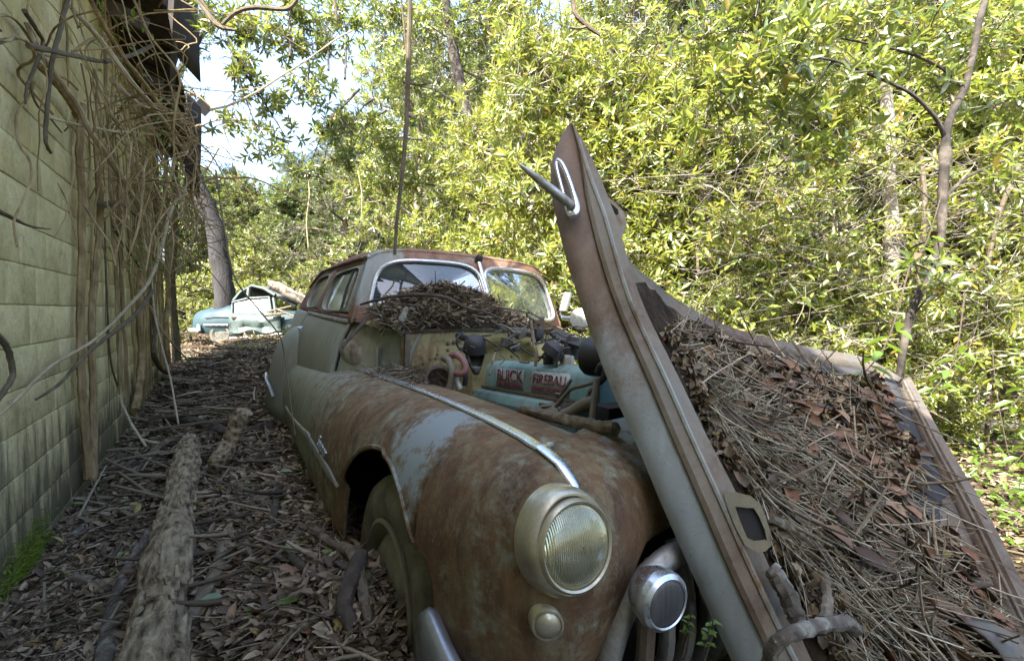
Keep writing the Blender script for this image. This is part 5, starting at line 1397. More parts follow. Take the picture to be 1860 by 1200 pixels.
# ------------------------------------------------------------------ nest of debris on the cowl under the windshield
def cowl_debris():
    rs = np.random.default_rng(31)
    CM = np.array(CAR.matrix_world)
    def toW(p): return p @ CM[:3, :3].T + CM[:3, 3]
    def heap(n, lift=0.):
        a = np.clip(rs.normal(-.33, .20, n), -.66, .40); q = rs.uniform(0, 1, n) ** .8
        v0 = 1.58 + .07 * abs(a); v1 = 1.72 + .27 * np.abs(a) ** 1.2 - .01
        h = np.interp(a, [-.7, -.62, -.5, -.3, -.12, .0, .12, .3, .6], [.0, .07, .15, .20, .165, .11, .045, .02, .0]) * (.25 + .75 * q)
        z = 1.205 - .03 * a * a + .06 * q + h * rs.uniform(.0, 1, n) ** .35
        return np.stack([a, v0 + (v1 - v0) * q, z + lift], 1)
    m = MB(); rows = []
    for q in np.linspace(0, 1, 16):
        row = []
        for a in np.linspace(-.68, .5, 50):
            v0 = 1.575 + .07 * abs(a); v1 = 1.72 + .27 * abs(a) ** 1.2 - .01
            h = float(np.interp(a, [-.7, -.62, -.5, -.3, -.12, .0, .12, .3, .6], [-.01, .04, .12, .17, .135, .08, .02, .0, -.01])) * (q ** .6)
            row.append(CAR.matrix_world @ Vector((a, v0 + (v1 - v0) * q, 1.205 - .03 * a * a + .06 * q + h + rs.uniform(-.008, .008))))
        rows.append(row)
    m.grid(rows); o = m.build('cowl_mould', 'soil'); tag(o, 'dark heap of leaf mould on the cowl below the windshield', 'leaf mould', kind='stuff')
    n = 3000; p = toW(heap(n)); v, f = leaves_np(p, rs.normal(size=(n, 3)) * [1, 1, .4], rs.normal(size=(n, 3)) * .5 + [0, -.4, 1], rs.uniform(.025, .07, n), rs.uniform(.012, .03, n), .4, -.2)
    o = link('cowl_leaves', mesh_np('cowl_leaves', v, f), 'dead_leaf'); tag(o, 'dead leaves heaped against the windshield of the sedan', 'dead leaves', kind='stuff')
    n = 2300; p = toW(heap(n, .006)); d = rs.normal(size=(n, 3)) * [1, .8, .22] + [.2, -.3, -.15]; Lg = rs.uniform(.04, .17, n)
    v, f = strands_np(rs, p - unit(d) * Lg[:, None] * .5, d, Lg, rs.uniform(.0015, .005, n), .4, 5, 4, .6)
    o = link('cowl_twigs', mesh_np('cowl_twigs', v, f, True), 'twig_mix'); tag(o, 'nest of broken twigs heaped on the cowl of the sedan', 'twigs', kind='stuff')
    # a little of it on the fender top
    n = 420; a = rs.normal(-.62, .07, n); vv = rs.normal(1.48, .12, n); p = toW(np.stack([a, vv, .955 + rs.uniform(0, .045, n) * np.exp(-((vv - 1.48) / .12) ** 2)], 1))
    v, f = strands_np(rs, p, rs.normal(size=(n, 3)) * [1, 1, .2], rs.uniform(.03, .12, n), rs.uniform(.001, .003, n), .3, 4, 3)
    o = link('fender_twigs', mesh_np('fender_twigs', v, f, True), 'twig_mix'); tag(o, 'small heap of twigs on the fender top beside the firewall', 'twigs', kind='stuff')
    G = 'branches resting on the car'
    C = lambda px, py, d: U(px, py, d)
    for pts, r, mat, lab in (
        ([C(655, 553, 2.28), C(700, 541, 2.2), C(760, 535, 2.16), C(810, 541, 2.16), C(850, 560, 2.2), C(880, 566, 2.25), C(910, 580, 2.3)], [.006, .009, .0095, .008, .004], 'dark_stick', 'long bent grey branch lying over the nest on the cowl'),
        ([C(722, 596, 2.08), C(731, 578, 2.06), C(738, 560, 2.1)], [.012, .015, .012], 'lichen_stick', 'pale stubby lichen covered stick poking out of the cowl nest'),
        ([C(622, 632, 2.15), C(638, 610, 2.2), C(655, 592, 2.25), C(668, 575, 2.3)], [.006, .010, .008], 'dark_stick', 'dark stick hanging off the cowl across the door edge'),
        ([C(962, 570, 2.2), C(968, 610, 2.15), C(974, 640, 2.1), C(973, 665, 2.08)], [.008, .009, .008], 'grey_stick', 'grey stick hanging from the cowl down to the valve cover'),
        ([C(945, 742, 1.62), C(985, 752, 1.5), C(1040, 765, 1.36), C(1090, 775, 1.27), C(1119, 778, 1.22)], [.014, .018, .019, .019, .020], 'grey_stick', 'bark covered branch lying on the fender edge in front of the engine'),
        ([C(890, 680, 2.0), C(895, 655, 2.05), C(900, 640, 2.1)], [.005, .006, .004], 'grey_stick', 'thin upright twig at the rear end of the valve cover'),
        ([C(690, 545, 2.25), C(712, 520, 2.3), C(716, 508, 2.3)], [.005, .003], 'grey_stick', 'thin twig sticking up out of the cowl nest')):
        stick('resting_branch', pts, r, mat, lab, 'branch', 9, .12, group=G)
    # bark scrap on the roof
    p = CAR.matrix_world @ Vector((-.28, 3.3, 1.75)); rnd = random.Random(2)
    m = MB()
    for k in range(14):
        q = p + Vector((rnd.uniform(-.14, .14), rnd.uniform(-.1, .1), rnd.uniform(.0, .02))); a = rnd.uniform(0, 3)
        m.tube([q, q + Vector((math.cos(a) * .12, math.sin(a) * .12, .01))], rnd.uniform(.006, .014), 5)
    tag(m.build('roof_debris', 'dark_stick'), 'small dark heap of bark lying on the roof of the sedan', 'debris')
cowl_debris()
# ------------------------------------------------------------------ the turquoise wreck in the clearing
def far_car():
    D0 = 13.0
    root = tag(empty('turquoise_wreck', gp(430, 612)), 'crushed turquoise car wreck in the sunlit clearing behind the sedan', 'car')
    P = lambda px, py, dd=0.: U(px, py, D0 + dd) + Vector((0, 0, 0))
    def part(m, name, mat, par=None, **k):
        o = m.build(name, mat, par or root, **k)
        if par is None: o.location = -root.location
        return o
    m = MB(); rows = []
    for px, yt, ysh, yb, ins in ((350, 584, 588, 600, .35), (353, 574, 582, 604, .12), (360, 568, 574, 606, .04), (372, 564, 569, 606, 0), (390, 560, 566, 605, 0), (410, 556, 564, 604, 0), (424, 554, 564, 606, 0), (440, 562, 568, 608, 0), (480, 563, 570, 609, 0), (520, 564, 571, 609, 0), (560, 566, 572, 609, 0), (620, 570, 576, 608, 0), (640, 585, 588, 604, .2)):
        rows.append([P(px, yb, .08 + ins), P(px, (ysh + yb) / 2 + 4, -.02 + ins), P(px, (ysh + yb) / 2 - 6, .0 + ins), P(px, ysh, .06 + ins), P(px, yt, .28 + ins), P(px, yt - 2, .9), P(px, yt, 1.5 - ins), P(px, ysh, 1.7 - ins), P(px, yb, 1.7 - ins)])
    m.grid(rows); o = len(m.v); m.f.append(tuple(range(9))); m.f.append(tuple(o - 9 + k for k in range(9)))
    body = part(m, 'body', 'turquoise_paint')
    m = MB(); rows = []          # hood ridge
    for px, y, wd in ((378, 561, .3), (395, 553, .42), (412, 549, .5), (428, 548, .55)):
        rows.append([P(px, y + 6, .85 - wd), P(px, y + 1, .85 - wd * .6), P(px, y, .85), P(px, y + 1, .85 + wd * .6), P(px, y + 6, .85 + wd)])
    m.grid(rows); part(m, 'hood', 'turquoise_paint', solid=.02)
    m = MB(); rows = []; rnd = random.Random(3)
    for i in range(12):
        px = 417 + i * 8.5; rows.append([P(px, 612 - i * .3, -.05), P(px + 1, 602 + 3 * math.sin(i), -.13 + .05 * math.sin(i * 2.1)), P(px, 594 + 2 * math.sin(i * 1.4), -.05 + .05 * math.cos(i * 1.7)), P(px, 585, -.1), P(px, 569, -.04)])
    m.grid(rows); dr = part(m, 'door', 'pale_turquoise_paint', solid=.04)
    m = MB(); m.tube([P(418, 614, -.1), P(460, 612, -.14), P(512, 606, -.12)], .035, 6); part(m, 'sill_trim', 'dull_chrome')
    m = MB(); m.box(P(428, 577, -.1), (.20, .06, .06), bev=.01); part(m, 'door_handle', 'rim_rust')
    fr = [P(422, 569, -.02), P(423, 549, .05), P(452, 542, .1), P(489, 540, .1), P(493, 569, -.02)]
    m = MB(); m.tube(fr, .045, 6); wf = part(m, 'window_frame', 'pale_turquoise_paint')
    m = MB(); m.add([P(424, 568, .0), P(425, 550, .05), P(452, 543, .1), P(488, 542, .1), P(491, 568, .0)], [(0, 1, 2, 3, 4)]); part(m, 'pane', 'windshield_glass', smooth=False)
    m = MB(); m.tube([P(497, 541, .12), P(501, 568, .0)], .05, 6); part(m, 'door_post', 'pale_turquoise_paint')
    # roof pushed down into a ridge
    m = MB(); a = [P(424, 546, .1), P(437, 530, .2), P(458, 519, .25), P(480, 524, .25), P(500, 536, .2), P(535, 556, .1)]; b = [p + _fw * 1.3 + Vector((0, 0, -.05)) for p in a]
    c = [p.lerp(q, .5) + Vector((0, 0, -.1 + .08 * k)) for k, (p, q) in enumerate(zip(a, b))]
    m.grid([a, c, b]); part(m, 'roof', 'pale_turquoise_paint', solid=.03)
    m = MB(); m.tube(a[:5], .05, 6); part(m, 'roof_edge', 'pale_turquoise_paint')
    m = MB(); m.tube([P(452, 522, .22), P(450, 542, .1)], .05, 6); part(m, 'roof_post', 'pale_turquoise_paint')
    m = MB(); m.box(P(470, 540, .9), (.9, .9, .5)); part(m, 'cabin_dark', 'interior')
    for px in (403, 590):
        c = P(px, 606, .12); ax = -_fw
        m = MB(); m.lathe([(.16, .0), (.2, .07), (.30, .08), (.33, .04), (.33, -.12)], c, ax, 28); w_ = part(m, 'wheel', 'rubber')
        m = MB(); m.lathe([(.27, .085), (.22, .09), (.17, .05), (.0, .07)], c, ax, 24); o = part(m, 'hubcap', 'dirty_metal')
    m = MB(); m.tube(catmull([P(363, 601, -.02), P(352, 600, .0), P(346, 599, .25), P(346, 599, 1.4)], 14), .07, 8); part(m, 'bumper', 'chrome')
    m = MB(); m.tube([P(361, 590, -.02), P(362, 601, -.06)], .05, 8); part(m, 'bumper_guard', 'chrome')
    m = MB(); m.tube([P(371, 590, -.03), P(413, 590, -.03)], .02, 6); part(m, 'side_trim', 'chrome')
    m = MB(); m.tube([P(372, 577, -.02), P(390, 575, -.02), P(420, 576, -.02)], .014, 6); part(m, 'crease', 'turquoise_paint')
    stick('fallen_log', [U(488, 517, 12.9), U(505, 522, 13), U(540, 540, 13.2), U(600, 565, 13.5)], [.12, .15, .16, .16], 'pale_bark', 'pale barkless tree trunk fallen across the turquoise wreck', 'log', 12, .06)
    # boards and scraps on it
    for k, (a, b, r) in enumerate((((480, 573), (520, 568), .04), ((500, 560), (535, 575), .03), ((486, 566), (530, 556), .03))):
        stick('wreck_scrap', [U(*a, 12.75), U(*b, 12.8)], r, 'grey_stick', ('low board lying', 'slanting board lying', 'upper pole lying')[k] + ' on the side of the turquoise wreck', 'board', 6, .1, group='scraps on the wreck')
far_car()

# ------------------------------------------------------------------ trees and shrubs
def crown_np(rs, blobs, per, Lr, wr=.32, fine=False, droop=.15, updir=.5, spread=(.5, 1.6), twig=.28, tr=.004, dirs=None):
    V, F, TV, TF = [], [], [], []; o = to = 0
    for (c, r, nc) in blobs:
        d = unit(rs.normal(size=(nc, 3))); rad = rs.uniform(0, 1, nc) ** .42
        pos = np.array(c) + d * np.array(r) * rad[:, None]
        ax = unit(d * .8 + np.array([0, 0, updir]) + rs.normal(0, .35, (nc, 3)))
        n = nc * per
        P = np.repeat(pos, per, 0); A = np.repeat(ax, per, 0); k = np.tile(np.arange(per), nc)
        ph = k * 2.39996 + np.repeat(rs.uniform(0, 6.28, nc), per)
        a1 = unit(np.cross(A, rs.normal(size=(nc, 3)).repeat(per, 0))); a2 = np.cross(A, a1)
        e = spread[0] + (spread[1] - spread[0]) * k / per + rs.normal(0, .15, n)
        la = A * np.cos(e)[:, None] + (a1 * np.cos(ph)[:, None] + a2 * np.sin(ph)[:, None]) * np.sin(e)[:, None]
        base = P - A * (k / per * .10)[:, None]
        Lg = rs.uniform(*Lr, n)
        v, f = leaves_np(base, la, A + rs.normal(0, .2, (n, 3)), Lg, Lg * wr * rs.uniform(.8, 1.2, n), .22, droop, fine)
        V.append(v); F.append(f + o); o += len(v)
        if twig:
            inn = unit(np.array(c) - pos + rs.normal(0, .2, (nc, 3)) * np.array(r)); dd = unit(-ax * .6 + inn * .5)
            v, f = strands_np(rs, pos, dd, rs.uniform(.5, 1.3, nc) * twig, np.full(nc, tr), .25, 3, 3, 1.5); TV.append(v); TF.append(f + to); to += len(v)
    return np.concatenate(V), np.concatenate(F), (np.concatenate(TV), np.concatenate(TF)) if twig else None

def limbs(m, base, blobs, r0, rnd, hfork):
    for (c, r, nc) in blobs:
        c = Vector(c); f = Vector(hfork) if not callable(hfork) else hfork(c)
        mid = f.lerp(c, .5) + Vector((rnd.uniform(-.15, .15), rnd.uniform(-.15, .15), rnd.uniform(.0, .25))) * (c - f).length * .5
        m.tube(catmull([f, mid, c], 8), [r0 * .6, r0 * .15], 6, caps=False)
        for k in range(4):
            e = c + Vector((rnd.uniform(-1, 1) * r[0], rnd.uniform(-1, 1) * r[1], rnd.uniform(-1, 1) * r[2])) * .8
            s = f.lerp(c, rnd.uniform(.5, .9)); m.tube(catmull([s, s.lerp(e, .5) + Vector((0, 0, .08)), e], 6), [r0 * .22, r0 * .06], 5, caps=False)

def make_tree(name, blobs, trunk, tr, leaf, per, Lr, bark, seed, fine=False, twig=.28, wr=.32, loc=(0, 0, 0), twr=.004, updir=.5, spread=(.5, 1.6), droop=.15, extra=None, lr=None, fk=()):
    """a tree or shrub standing at its own origin: trunk with limbs, twigs and crown as parts"""
    rs = np.random.default_rng(seed); rnd = random.Random(seed)
    root = empty(name, loc)
    m = MB(); tp = catmull(trunk, 26)
    tp = [p + Vector((rnd.uniform(-1, 1), rnd.uniform(-1, 1), 0)) * tr[0] * .12 for p in tp]
    m.tube(tp, tr, 12, noise=.06, rnd=rnd)
    def fork(c):
        cand = tp[6:] + [Vector(p) for p in fk]; return min(cand, key=lambda p: (p - c).length + 1.2 * max(0, p.z - c.z + .3))
    limbs(m, None, blobs, lr or tr[0] * .7, rnd, fork)
    if extra: extra(m)
    m.build('trunk', bark, root)
    v, f, tw = crown_np(rs, blobs, per, Lr, wr, fine, droop, updir, spread, twig, twr)
    link('crown', mesh_np('crown', v, f), leaf, root)
    if tw: link('twigs', mesh_np('twigs', tw[0], tw[1], True), 'thicket_twig', root)['kind'] = 'stuff'
    return root

def copy_tree(root, loc, rz, sc, label, group=None, cat='tree', name=None):
    r = root.copy(); COL.objects.link(r); r.location = loc; r.rotation_euler = (0, 0, rz); r.scale = sc
    for ch in root.children:
        c = ch.copy(); COL.objects.link(c); c.parent = r
    return tag(r, label, cat, group)

def blobset(rnd, n, h0, h1, rad, br, nc, taper=True):
    out = []
    for k in range(n):
        q = (k + .5) / n; z = h0 + (h1 - h0) * q; a = k * 2.4 + rnd.uniform(-.4, .4)
        rr = rad * (math.sin(math.pi * (.25 + .7 * q)) if taper else 1) * rnd.uniform(.35, 1)
        b = br * rnd.uniform(.75, 1.2)
        out.append(((rr * math.cos(a), rr * math.sin(a), z), (b, b, b * .85), int(nc * rnd.uniform(.8, 1.2))))
    return out

def woods():
    rnd = random.Random(44)
    pos = lambda px, d: (ray(px, 562) * d).xy           # a spot at depth d in the direction of column px
    def put(tmpl, px, d, rz, sc, label, group, cat, first=[None]):
        x, y = pos(px, d); z = gzs(x, y) - .05
        sc = sc if isinstance(sc, tuple) else (sc, sc, sc)
        if not tmpl.get('label'):
            tmpl.location = (x, y, z); tmpl.rotation_euler = (0, 0, rz); tmpl.scale = sc; tag(tmpl, label, cat, group); return tmpl
        return copy_tree(tmpl, (x, y, z), rz, sc, label, group, cat)
    # tall bay shrubs in full sun
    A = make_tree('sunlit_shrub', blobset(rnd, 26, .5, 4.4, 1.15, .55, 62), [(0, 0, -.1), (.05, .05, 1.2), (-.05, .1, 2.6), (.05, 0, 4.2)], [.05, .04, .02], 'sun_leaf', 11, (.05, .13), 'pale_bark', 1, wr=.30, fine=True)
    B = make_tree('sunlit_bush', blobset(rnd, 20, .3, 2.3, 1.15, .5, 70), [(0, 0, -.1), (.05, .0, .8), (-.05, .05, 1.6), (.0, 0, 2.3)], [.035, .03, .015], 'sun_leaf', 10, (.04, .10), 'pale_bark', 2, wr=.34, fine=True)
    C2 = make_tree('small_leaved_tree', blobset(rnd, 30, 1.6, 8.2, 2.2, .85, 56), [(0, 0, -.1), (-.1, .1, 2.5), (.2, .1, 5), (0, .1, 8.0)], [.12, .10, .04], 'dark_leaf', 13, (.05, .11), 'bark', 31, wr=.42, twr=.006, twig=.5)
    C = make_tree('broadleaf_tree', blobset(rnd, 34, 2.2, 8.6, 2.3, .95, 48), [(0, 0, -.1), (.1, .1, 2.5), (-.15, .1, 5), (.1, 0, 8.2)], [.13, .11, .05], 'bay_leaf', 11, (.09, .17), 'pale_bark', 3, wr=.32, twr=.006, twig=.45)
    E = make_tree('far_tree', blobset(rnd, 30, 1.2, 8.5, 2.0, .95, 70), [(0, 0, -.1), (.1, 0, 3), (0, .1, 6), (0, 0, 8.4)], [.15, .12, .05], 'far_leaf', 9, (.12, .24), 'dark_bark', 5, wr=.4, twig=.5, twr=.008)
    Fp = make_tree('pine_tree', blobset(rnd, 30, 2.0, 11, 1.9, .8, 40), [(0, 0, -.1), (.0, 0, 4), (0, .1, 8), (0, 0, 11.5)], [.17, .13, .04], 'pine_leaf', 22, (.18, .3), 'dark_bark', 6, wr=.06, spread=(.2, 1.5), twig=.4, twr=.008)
    SG, BG, CG, FG, PG = 'sunlit shrubs beyond the car', 'sunlit bushes beyond the car', 'broadleaf trees around the clearing', 'trees of the far wood', 'pines of the far wood'
    for px, d, rz, sc, lab in (
        (985, 5.6, 0, (1, 1, 1.05), 'tall bright yellow-green shrub directly behind the tip of the hood'),
        (1125, 5.3, 1.3, (1.0, 1.0, .92), 'bright shrub rising behind the hinge bracket of the hood'),
        (1265, 5.0, 2.9, (1, 1, .86), 'bright dense shrub right of the upright hood'),
        (1420, 5.2, 4.1, (1.05, 1.05, .95), 'bright shrub behind the far rusty edge of the hood'),
        (1560, 5.6, .7, (1.1, 1.1, 1.05), 'bright shrub just behind the pale straight trunk'),
        (1720, 5.4, 2.2, (1.1, 1.1, 1.0), 'bright shrub behind the forked tree'),
        (1880, 5.0, 3.6, (1.1, 1.1, 1.0), 'bright shrub at the right edge of the thicket'),
        (890, 7.4, 5.2, (1.1, 1.1, 1.0), 'bright shrub behind the roof of the sedan beside the tall one'),
        (1060, 8.2, 1.9, (1.2, 1.2, 1.1), 'tall bright shrub standing in the second row behind the hood tip')):
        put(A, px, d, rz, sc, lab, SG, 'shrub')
    for px, d, rz, sc, lab in (
        (700, 8.6, 0, (1.2, 1.2, .85), 'low pale yellow-green bush behind the left end of the car roof'),
        (800, 7.6, 1.5, (1.1, 1.1, .95), 'pale bush directly behind the car roof'),
        (880, 6.6, 2.5, 1.0, 'pale bush behind the right pane of the windshield'),
        (1000, 4.9, 4.0, .85, 'small bright bush between windshield and hood'),
        (1150, 4.3, .6, .62, 'low bright bush just behind the hood'),
        (1330, 4.0, 3.3, .62, 'low bright bush behind the rust-orange hood edge'),
        (1500, 4.3, 5.0, .72, 'low bush at the far corner of the hood'),
        (1790, 4.0, 2.1, .62, 'low bush beyond the fallen logs'),
        (600, 16.5, .9, (1.6, 1.6, 1.3), 'broad sunlit bush behind the turquoise wreck, near its hidden end'),
        (470, 17.0, 2.8, (1.6, 1.6, 1.5), 'sunlit bush standing behind the crushed roof of the wreck'),
        (345, 15.5, 4.4, (1.3, 1.3, .9), 'dim bush at the foot of the leaning dark trunk')):
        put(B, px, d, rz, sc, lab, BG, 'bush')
    for px, d, rz, sc, lab in (
        (1190, 9.0, 2.0, (1, 1, 1.05), 'tall leafy tree rising right of the hood tip'),
        (1340, 8.0, 3.1, (1, 1, .95), 'tall tree above the bright shrubs in the middle right'),
        (1500, 8.2, 4.4, (1.05, 1.05, 1.0), 'tall tree left of the pale straight trunk'),
        (1680, 8.0, 5.7, (1.1, 1.1, 1.0), 'tall tree behind the forked tree'),
        (1860, 7.5, .4, (1.1, 1.1, 1.0), 'tall tree at the right edge of the view'),
        (760, 12.5, 2.6, (1.0, 1.0, 1.05), 'tall tree above the left part of the car roof'),
        (2050, 6.5, 3.8, 1.1, 'tree reaching in from beyond the right edge')):
        put(C, px, d, rz, sc, lab, CG, 'tree')
    for px, d, rz, sc, lab in (
        (900, 10.5, .3, (1, 1, 1.0), 'darker small-leaved tree behind the leaning tree'),
        (1230, 7.2, 1.9, (.8, .8, .8), 'darker small-leaved tree showing between the bright shrubs'),
        (1580, 7.0, 4.2, (.8, .8, .85), 'darker small-leaved tree behind the pale straight trunk'),
        (640, 13.5, 3.0, (.9, .9, .75), 'darker small-leaved tree at the right side of the sky gap'),
        (1760, 6.6, 5.5, (.8, .8, .8), 'darker small-leaved tree right of the forked tree')):
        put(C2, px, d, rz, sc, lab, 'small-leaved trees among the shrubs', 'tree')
    k = 0
    names = ['beside the leaning dark trunk', 'left of the sky gap', 'under the open sky gap', 'behind the wreck', 'behind the pale fallen trunk', 'beyond the car roof', 'beyond the windshield', 'far behind the hood', 'in the far right woods', 'at the far right end of the woods', 'behind the low yellow bush', 'deep behind the tall bright shrub']
    for px, d, s in ((330, 21, .85), (395, 24, .9), (455, 22, .78), (520, 20, .74), (585, 22, .85), (660, 19, .85), (790, 18, 1.1), (930, 17, 1.2), (1500, 14, 1.2), (1800, 13, 1.2), (720, 27, 1.2), (1100, 15, 1.2)):
        put(E, px, d, k * 1.7, (s * 1.1, s * 1.1, s), 'green broadleaf tree of the far wood ' + names[k], FG, 'tree'); k += 1
    names = ['seen through the vines', 'left of the sky gap', 'below the middle of the sky gap', 'right of the sky gap', 'behind the yellow bush', 'rising over the sedan roof']
    for k, (px, d, s) in enumerate(((365, 30, .9), (430, 32, .92), (540, 26, .85), (625, 24, 1.0), (690, 25, 1.0), (860, 22, 1.2))):
        put(Fp, px, d, k * 2.1, (s, s, s), 'bluish green pine of the far wood ' + names[k], PG, 'pine tree')
    # a continuous dim wood behind everything
    rs = np.random.default_rng(77); V, Fc, o = [], [], 0
    n = 60000; a = rs.uniform(R(-60), R(130), n); d = rs.uniform(30, 44, n); zmax = 4.5 + 2.5 * np.sin(a * 9) + 1.5 * np.sin(a * 23)
    p = np.stack([np.sin(a) * d, np.cos(a) * d, rs.uniform(0, 1, n) ** .8 * zmax + .3], 1)
    v, f = leaves_np(p, rs.normal(size=(n, 3)), rs.normal(size=(n, 3)) + [0, 0, .6], rs.uniform(.35, .7, n), rs.uniform(.2, .36, n), .2, .1, False)
    tag(link('distant_woods', mesh_np('distant_woods', v, f), 'far_leaf'), 'dim mass of distant woods closing the horizon', 'woods', kind='stuff')

    # the leafy forked tree nearest on the right
    d = 3.0; q = lambda px, py, dd=0.: U(px, py, d + dd)
    base = Vector((*q(1625, 660).xy, 0)); base.z = gzs(base.x, base.y) - .05
    T = lambda l: [Vector(p) - base for p in l]
    tr = [base, q(1645, 600), q(1685, 510), q(1708, 430), q(1713, 350), q(1716, 290), q(1722, 225), q(1748, 170), q(1765, 110), q(1776, 50), q(1805, -60)]
    l1 = [q(1716, 250), q(1700, 215, -.05), q(1655, 170, -.12), q(1590, 140, -.2), q(1520, 112, -.28), q(1430, 98, -.3)]
    l2 = [q(1752, 165), q(1728, 135, .05), q(1660, 100, .0), q(1570, 78, -.05), q(1490, 64, -.1)]
    l3 = [q(1714, 360), q(1760, 320, .1), q(1830, 290, .2), q(1900, 270, .3)]
    l4 = [q(1660, 570), q(1700, 520, -.1), q(1708, 470, -.15), q(1702, 430, -.2)]
    def ex(m):
        for l, r in ((l1, [.014, .005]), (l2, [.014, .005]), (l3, [.013, .005]), (l4, [.006, .004])): m.tube(catmull(T(l), 20), r, 8, noise=.08)
        b = T([q(1717, 285)])[0]; m.lathe([(.0, -.07), (.027, -.06), (.036, -.02), (.037, .02), (.027, .06), (0, .07)], b, (0, 0, 1), 12)
    bl = []
    for px, py, dd, r, nc in ((1430, 90, -.3, .26, 24), (1500, 60, -.15, .26, 24), (1360, 130, -.3, .28, 26), (1300, 190, -.2, .26, 20), (1560, 130, -.2, .22, 14), (1450, 200, -.1, .26, 18), (1580, 30, 0, .3, 24), (1680, 50, .0, .3, 22), (1800, 60, .1, .32, 24), (1840, 180, .2, .3, 20), (1380, 30, -.2, .3, 24), (1280, 60, .0, .28, 18), (1560, 240, .2, .26, 14), (1840, 330, .1, .3, 16), (1660, 470, -.2, .16, 5), (1710, 520, -.2, .14, 5), (1480, 290, .1, .26, 14), (1700, 150, .1, .25, 12)):
        bl.append((tuple(T([q(px, py, dd)])[0]), (r, r, r * .7), nc))
    F1 = make_tree('forked_tree', bl, T(tr), [.02, .024, .022, .026, .03, .022, .021, .02, .016], 'bay_leaf', 9, (.06, .105), 'tree_bark', 9, lr=.011, fk=T(catmull(l1, 12)[3:] + catmull(l2, 12)[3:] + catmull(l3, 8)[2:]), fine=True, wr=.36, loc=tuple(base), extra=ex, twig=.2, updir=.2, twr=.003)
    tag(F1, 'crooked forked tree with swollen knot, nearest on the right, large glossy leaves', 'tree')
    # pale straight trunk behind it
    d2 = 4.6; q2 = lambda px, py, dd=0.: U(px, py, d2 + dd)
    base = Vector((*q2(1612, 650).xy, 0)); base.z = gzs(base.x, base.y) - .05
    tr = [base - base] + [p - base for p in (q2(1616, 560), q2(1620, 420), q2(1613, 300), q2(1609, 150), q2(1604, 0), q2(1598, -260))]
    bl = [((tuple(q2(px, py, dd) - base)), (.6, .6, .45), 50) for px, py, dd in ((1600, -120, 0), (1520, -40, .3), (1690, -60, .4), (1560, 60, .5), (1660, 260, .6), (1540, 330, .5))]
    P1 = make_tree('pale_tree', bl, tr, [.07, .066, .062, .06, .055, .05], 'bay_leaf', 9, (.07, .12), 'pale_bark', 10, lr=.02, loc=tuple(base), wr=.34)
    tag(P1, 'pale straight smooth trunk standing behind the forked tree', 'tree')
    # the tree behind the car with a lean
    d3 = 8.5; q3 = lambda px, py, dd=0.: U(px, py, d3 + dd)
    base = Vector((*q3(872, 590).xy, 0)); base.z = gzs(base.x, base.y) - .05
    tr = [base - base] + [p - base for p in (q3(868, 480), q3(864, 340), q3(856, 250), q3(842, 185), q3(828, 110), q3(812, 30), q3(806, -40), q3(800, -180))]
    def ex3(m):
        for l, r in (([q3(848, 205), q3(868, 120), q3(880, 40), q3(895, -60)], [.07, .03]), ([q3(864, 330), q3(820, 290, -.3), q3(760, 250, -.8), q3(727, 229, -1.2), q3(690, 190, -1.6), q3(649, 150, -2), q3(607, 133, -2.2), q3(555, 120, -2.4), q3(499, 97, -2.6), q3(424, 99, -2.8)], [.07, .06, .05, .045, .035, .02]), ([q3(864, 400), q3(820, 330, .2), q3(770, 280, .4), q3(720, 260, .5)], [.05, .02])):
            m.tube(catmull([p - base for p in l], 26), r, 8, noise=.06)
    bl = []
    for px, py, dd, r, nc in ((780, 60, 0, .8, 80), (700, 20, -.5, .7, 60), (900, 40, .3, .8, 90), (940, 150, .2, .7, 80), (740, 150, -.2, .6, 55), (690, 250, -.3, .55, 55), (760, 300, .2, .7, 75), (900, 260, .5, .7, 70), (820, -60, 0, .9, 60), (960, -20, 0, .8, 60), (680, 330, .6, .6, 60), (850, 360, .8, .6, 60),
                              (480, 270, -2.6, .34, 10), (420, 220, -2.8, .34, 9), (560, 310, -2.2, .3, 8), (630, 290, -1.6, .34, 14), (400, 20, -2.6, .45, 26), (520, 10, -2.2, .5, 34), (600, 60, -1.8, .5, 38), (520, 70, -2.2, .5, 36), (450, 60, -2.5, .45, 30), (560, 160, -2.3, .42, 28), (640, 220, -1.8, .40, 26), (480, 180, -2.4, .36, 18), (590, 240, -2.0, .3, 12), (520, 250, -2.2, .3, 8), (620, 10, -1.5, .6, 40), (440, 130, -2.7, .36, 18)):
        bl.append((tuple(q3(px, py, dd) - base), (r, r, r * .75), nc))
    P2 = make_tree('leaning_tree', bl, tr, [.12, .11, .10, .10, .09, .07], 'bay_leaf', 10, (.08, .15), 'tree_bark', 12, lr=.03, fk=[p - base for p in catmull([q3(864, 330), q3(820, 290, -.3), q3(760, 250, -.8), q3(690, 190, -1.6), q3(607, 133, -2.2), q3(499, 97, -2.6), q3(424, 99, -2.8)], 20)], loc=tuple(base), wr=.33, droop=.3, updir=.1)
    tag(P2, 'tall leaning tree behind the car, one long limb reaching left over the sky gap', 'tree')
    # dark trunk beyond the wall corner
    d4 = 13.5; q4 = lambda px, py, dd=0.: U(px, py, d4 + dd)
    base = Vector((*q4(412, 600).xy, 0)); base.z = gzs(base.x, base.y) - .05
    tr = [base - base] + [p - base for p in (q4(408, 540), q4(400, 470), q4(385, 400), q4(362, 345), q4(335, 280), q4(290, 180))]
    bl = [((tuple(q4(px, py, dd) - base)), (1.1, 1.1, .8), 40) for px, py, dd in ((300, 150, 0), (250, 220, .4), (330, 60, .5), (380, 40, .4))]
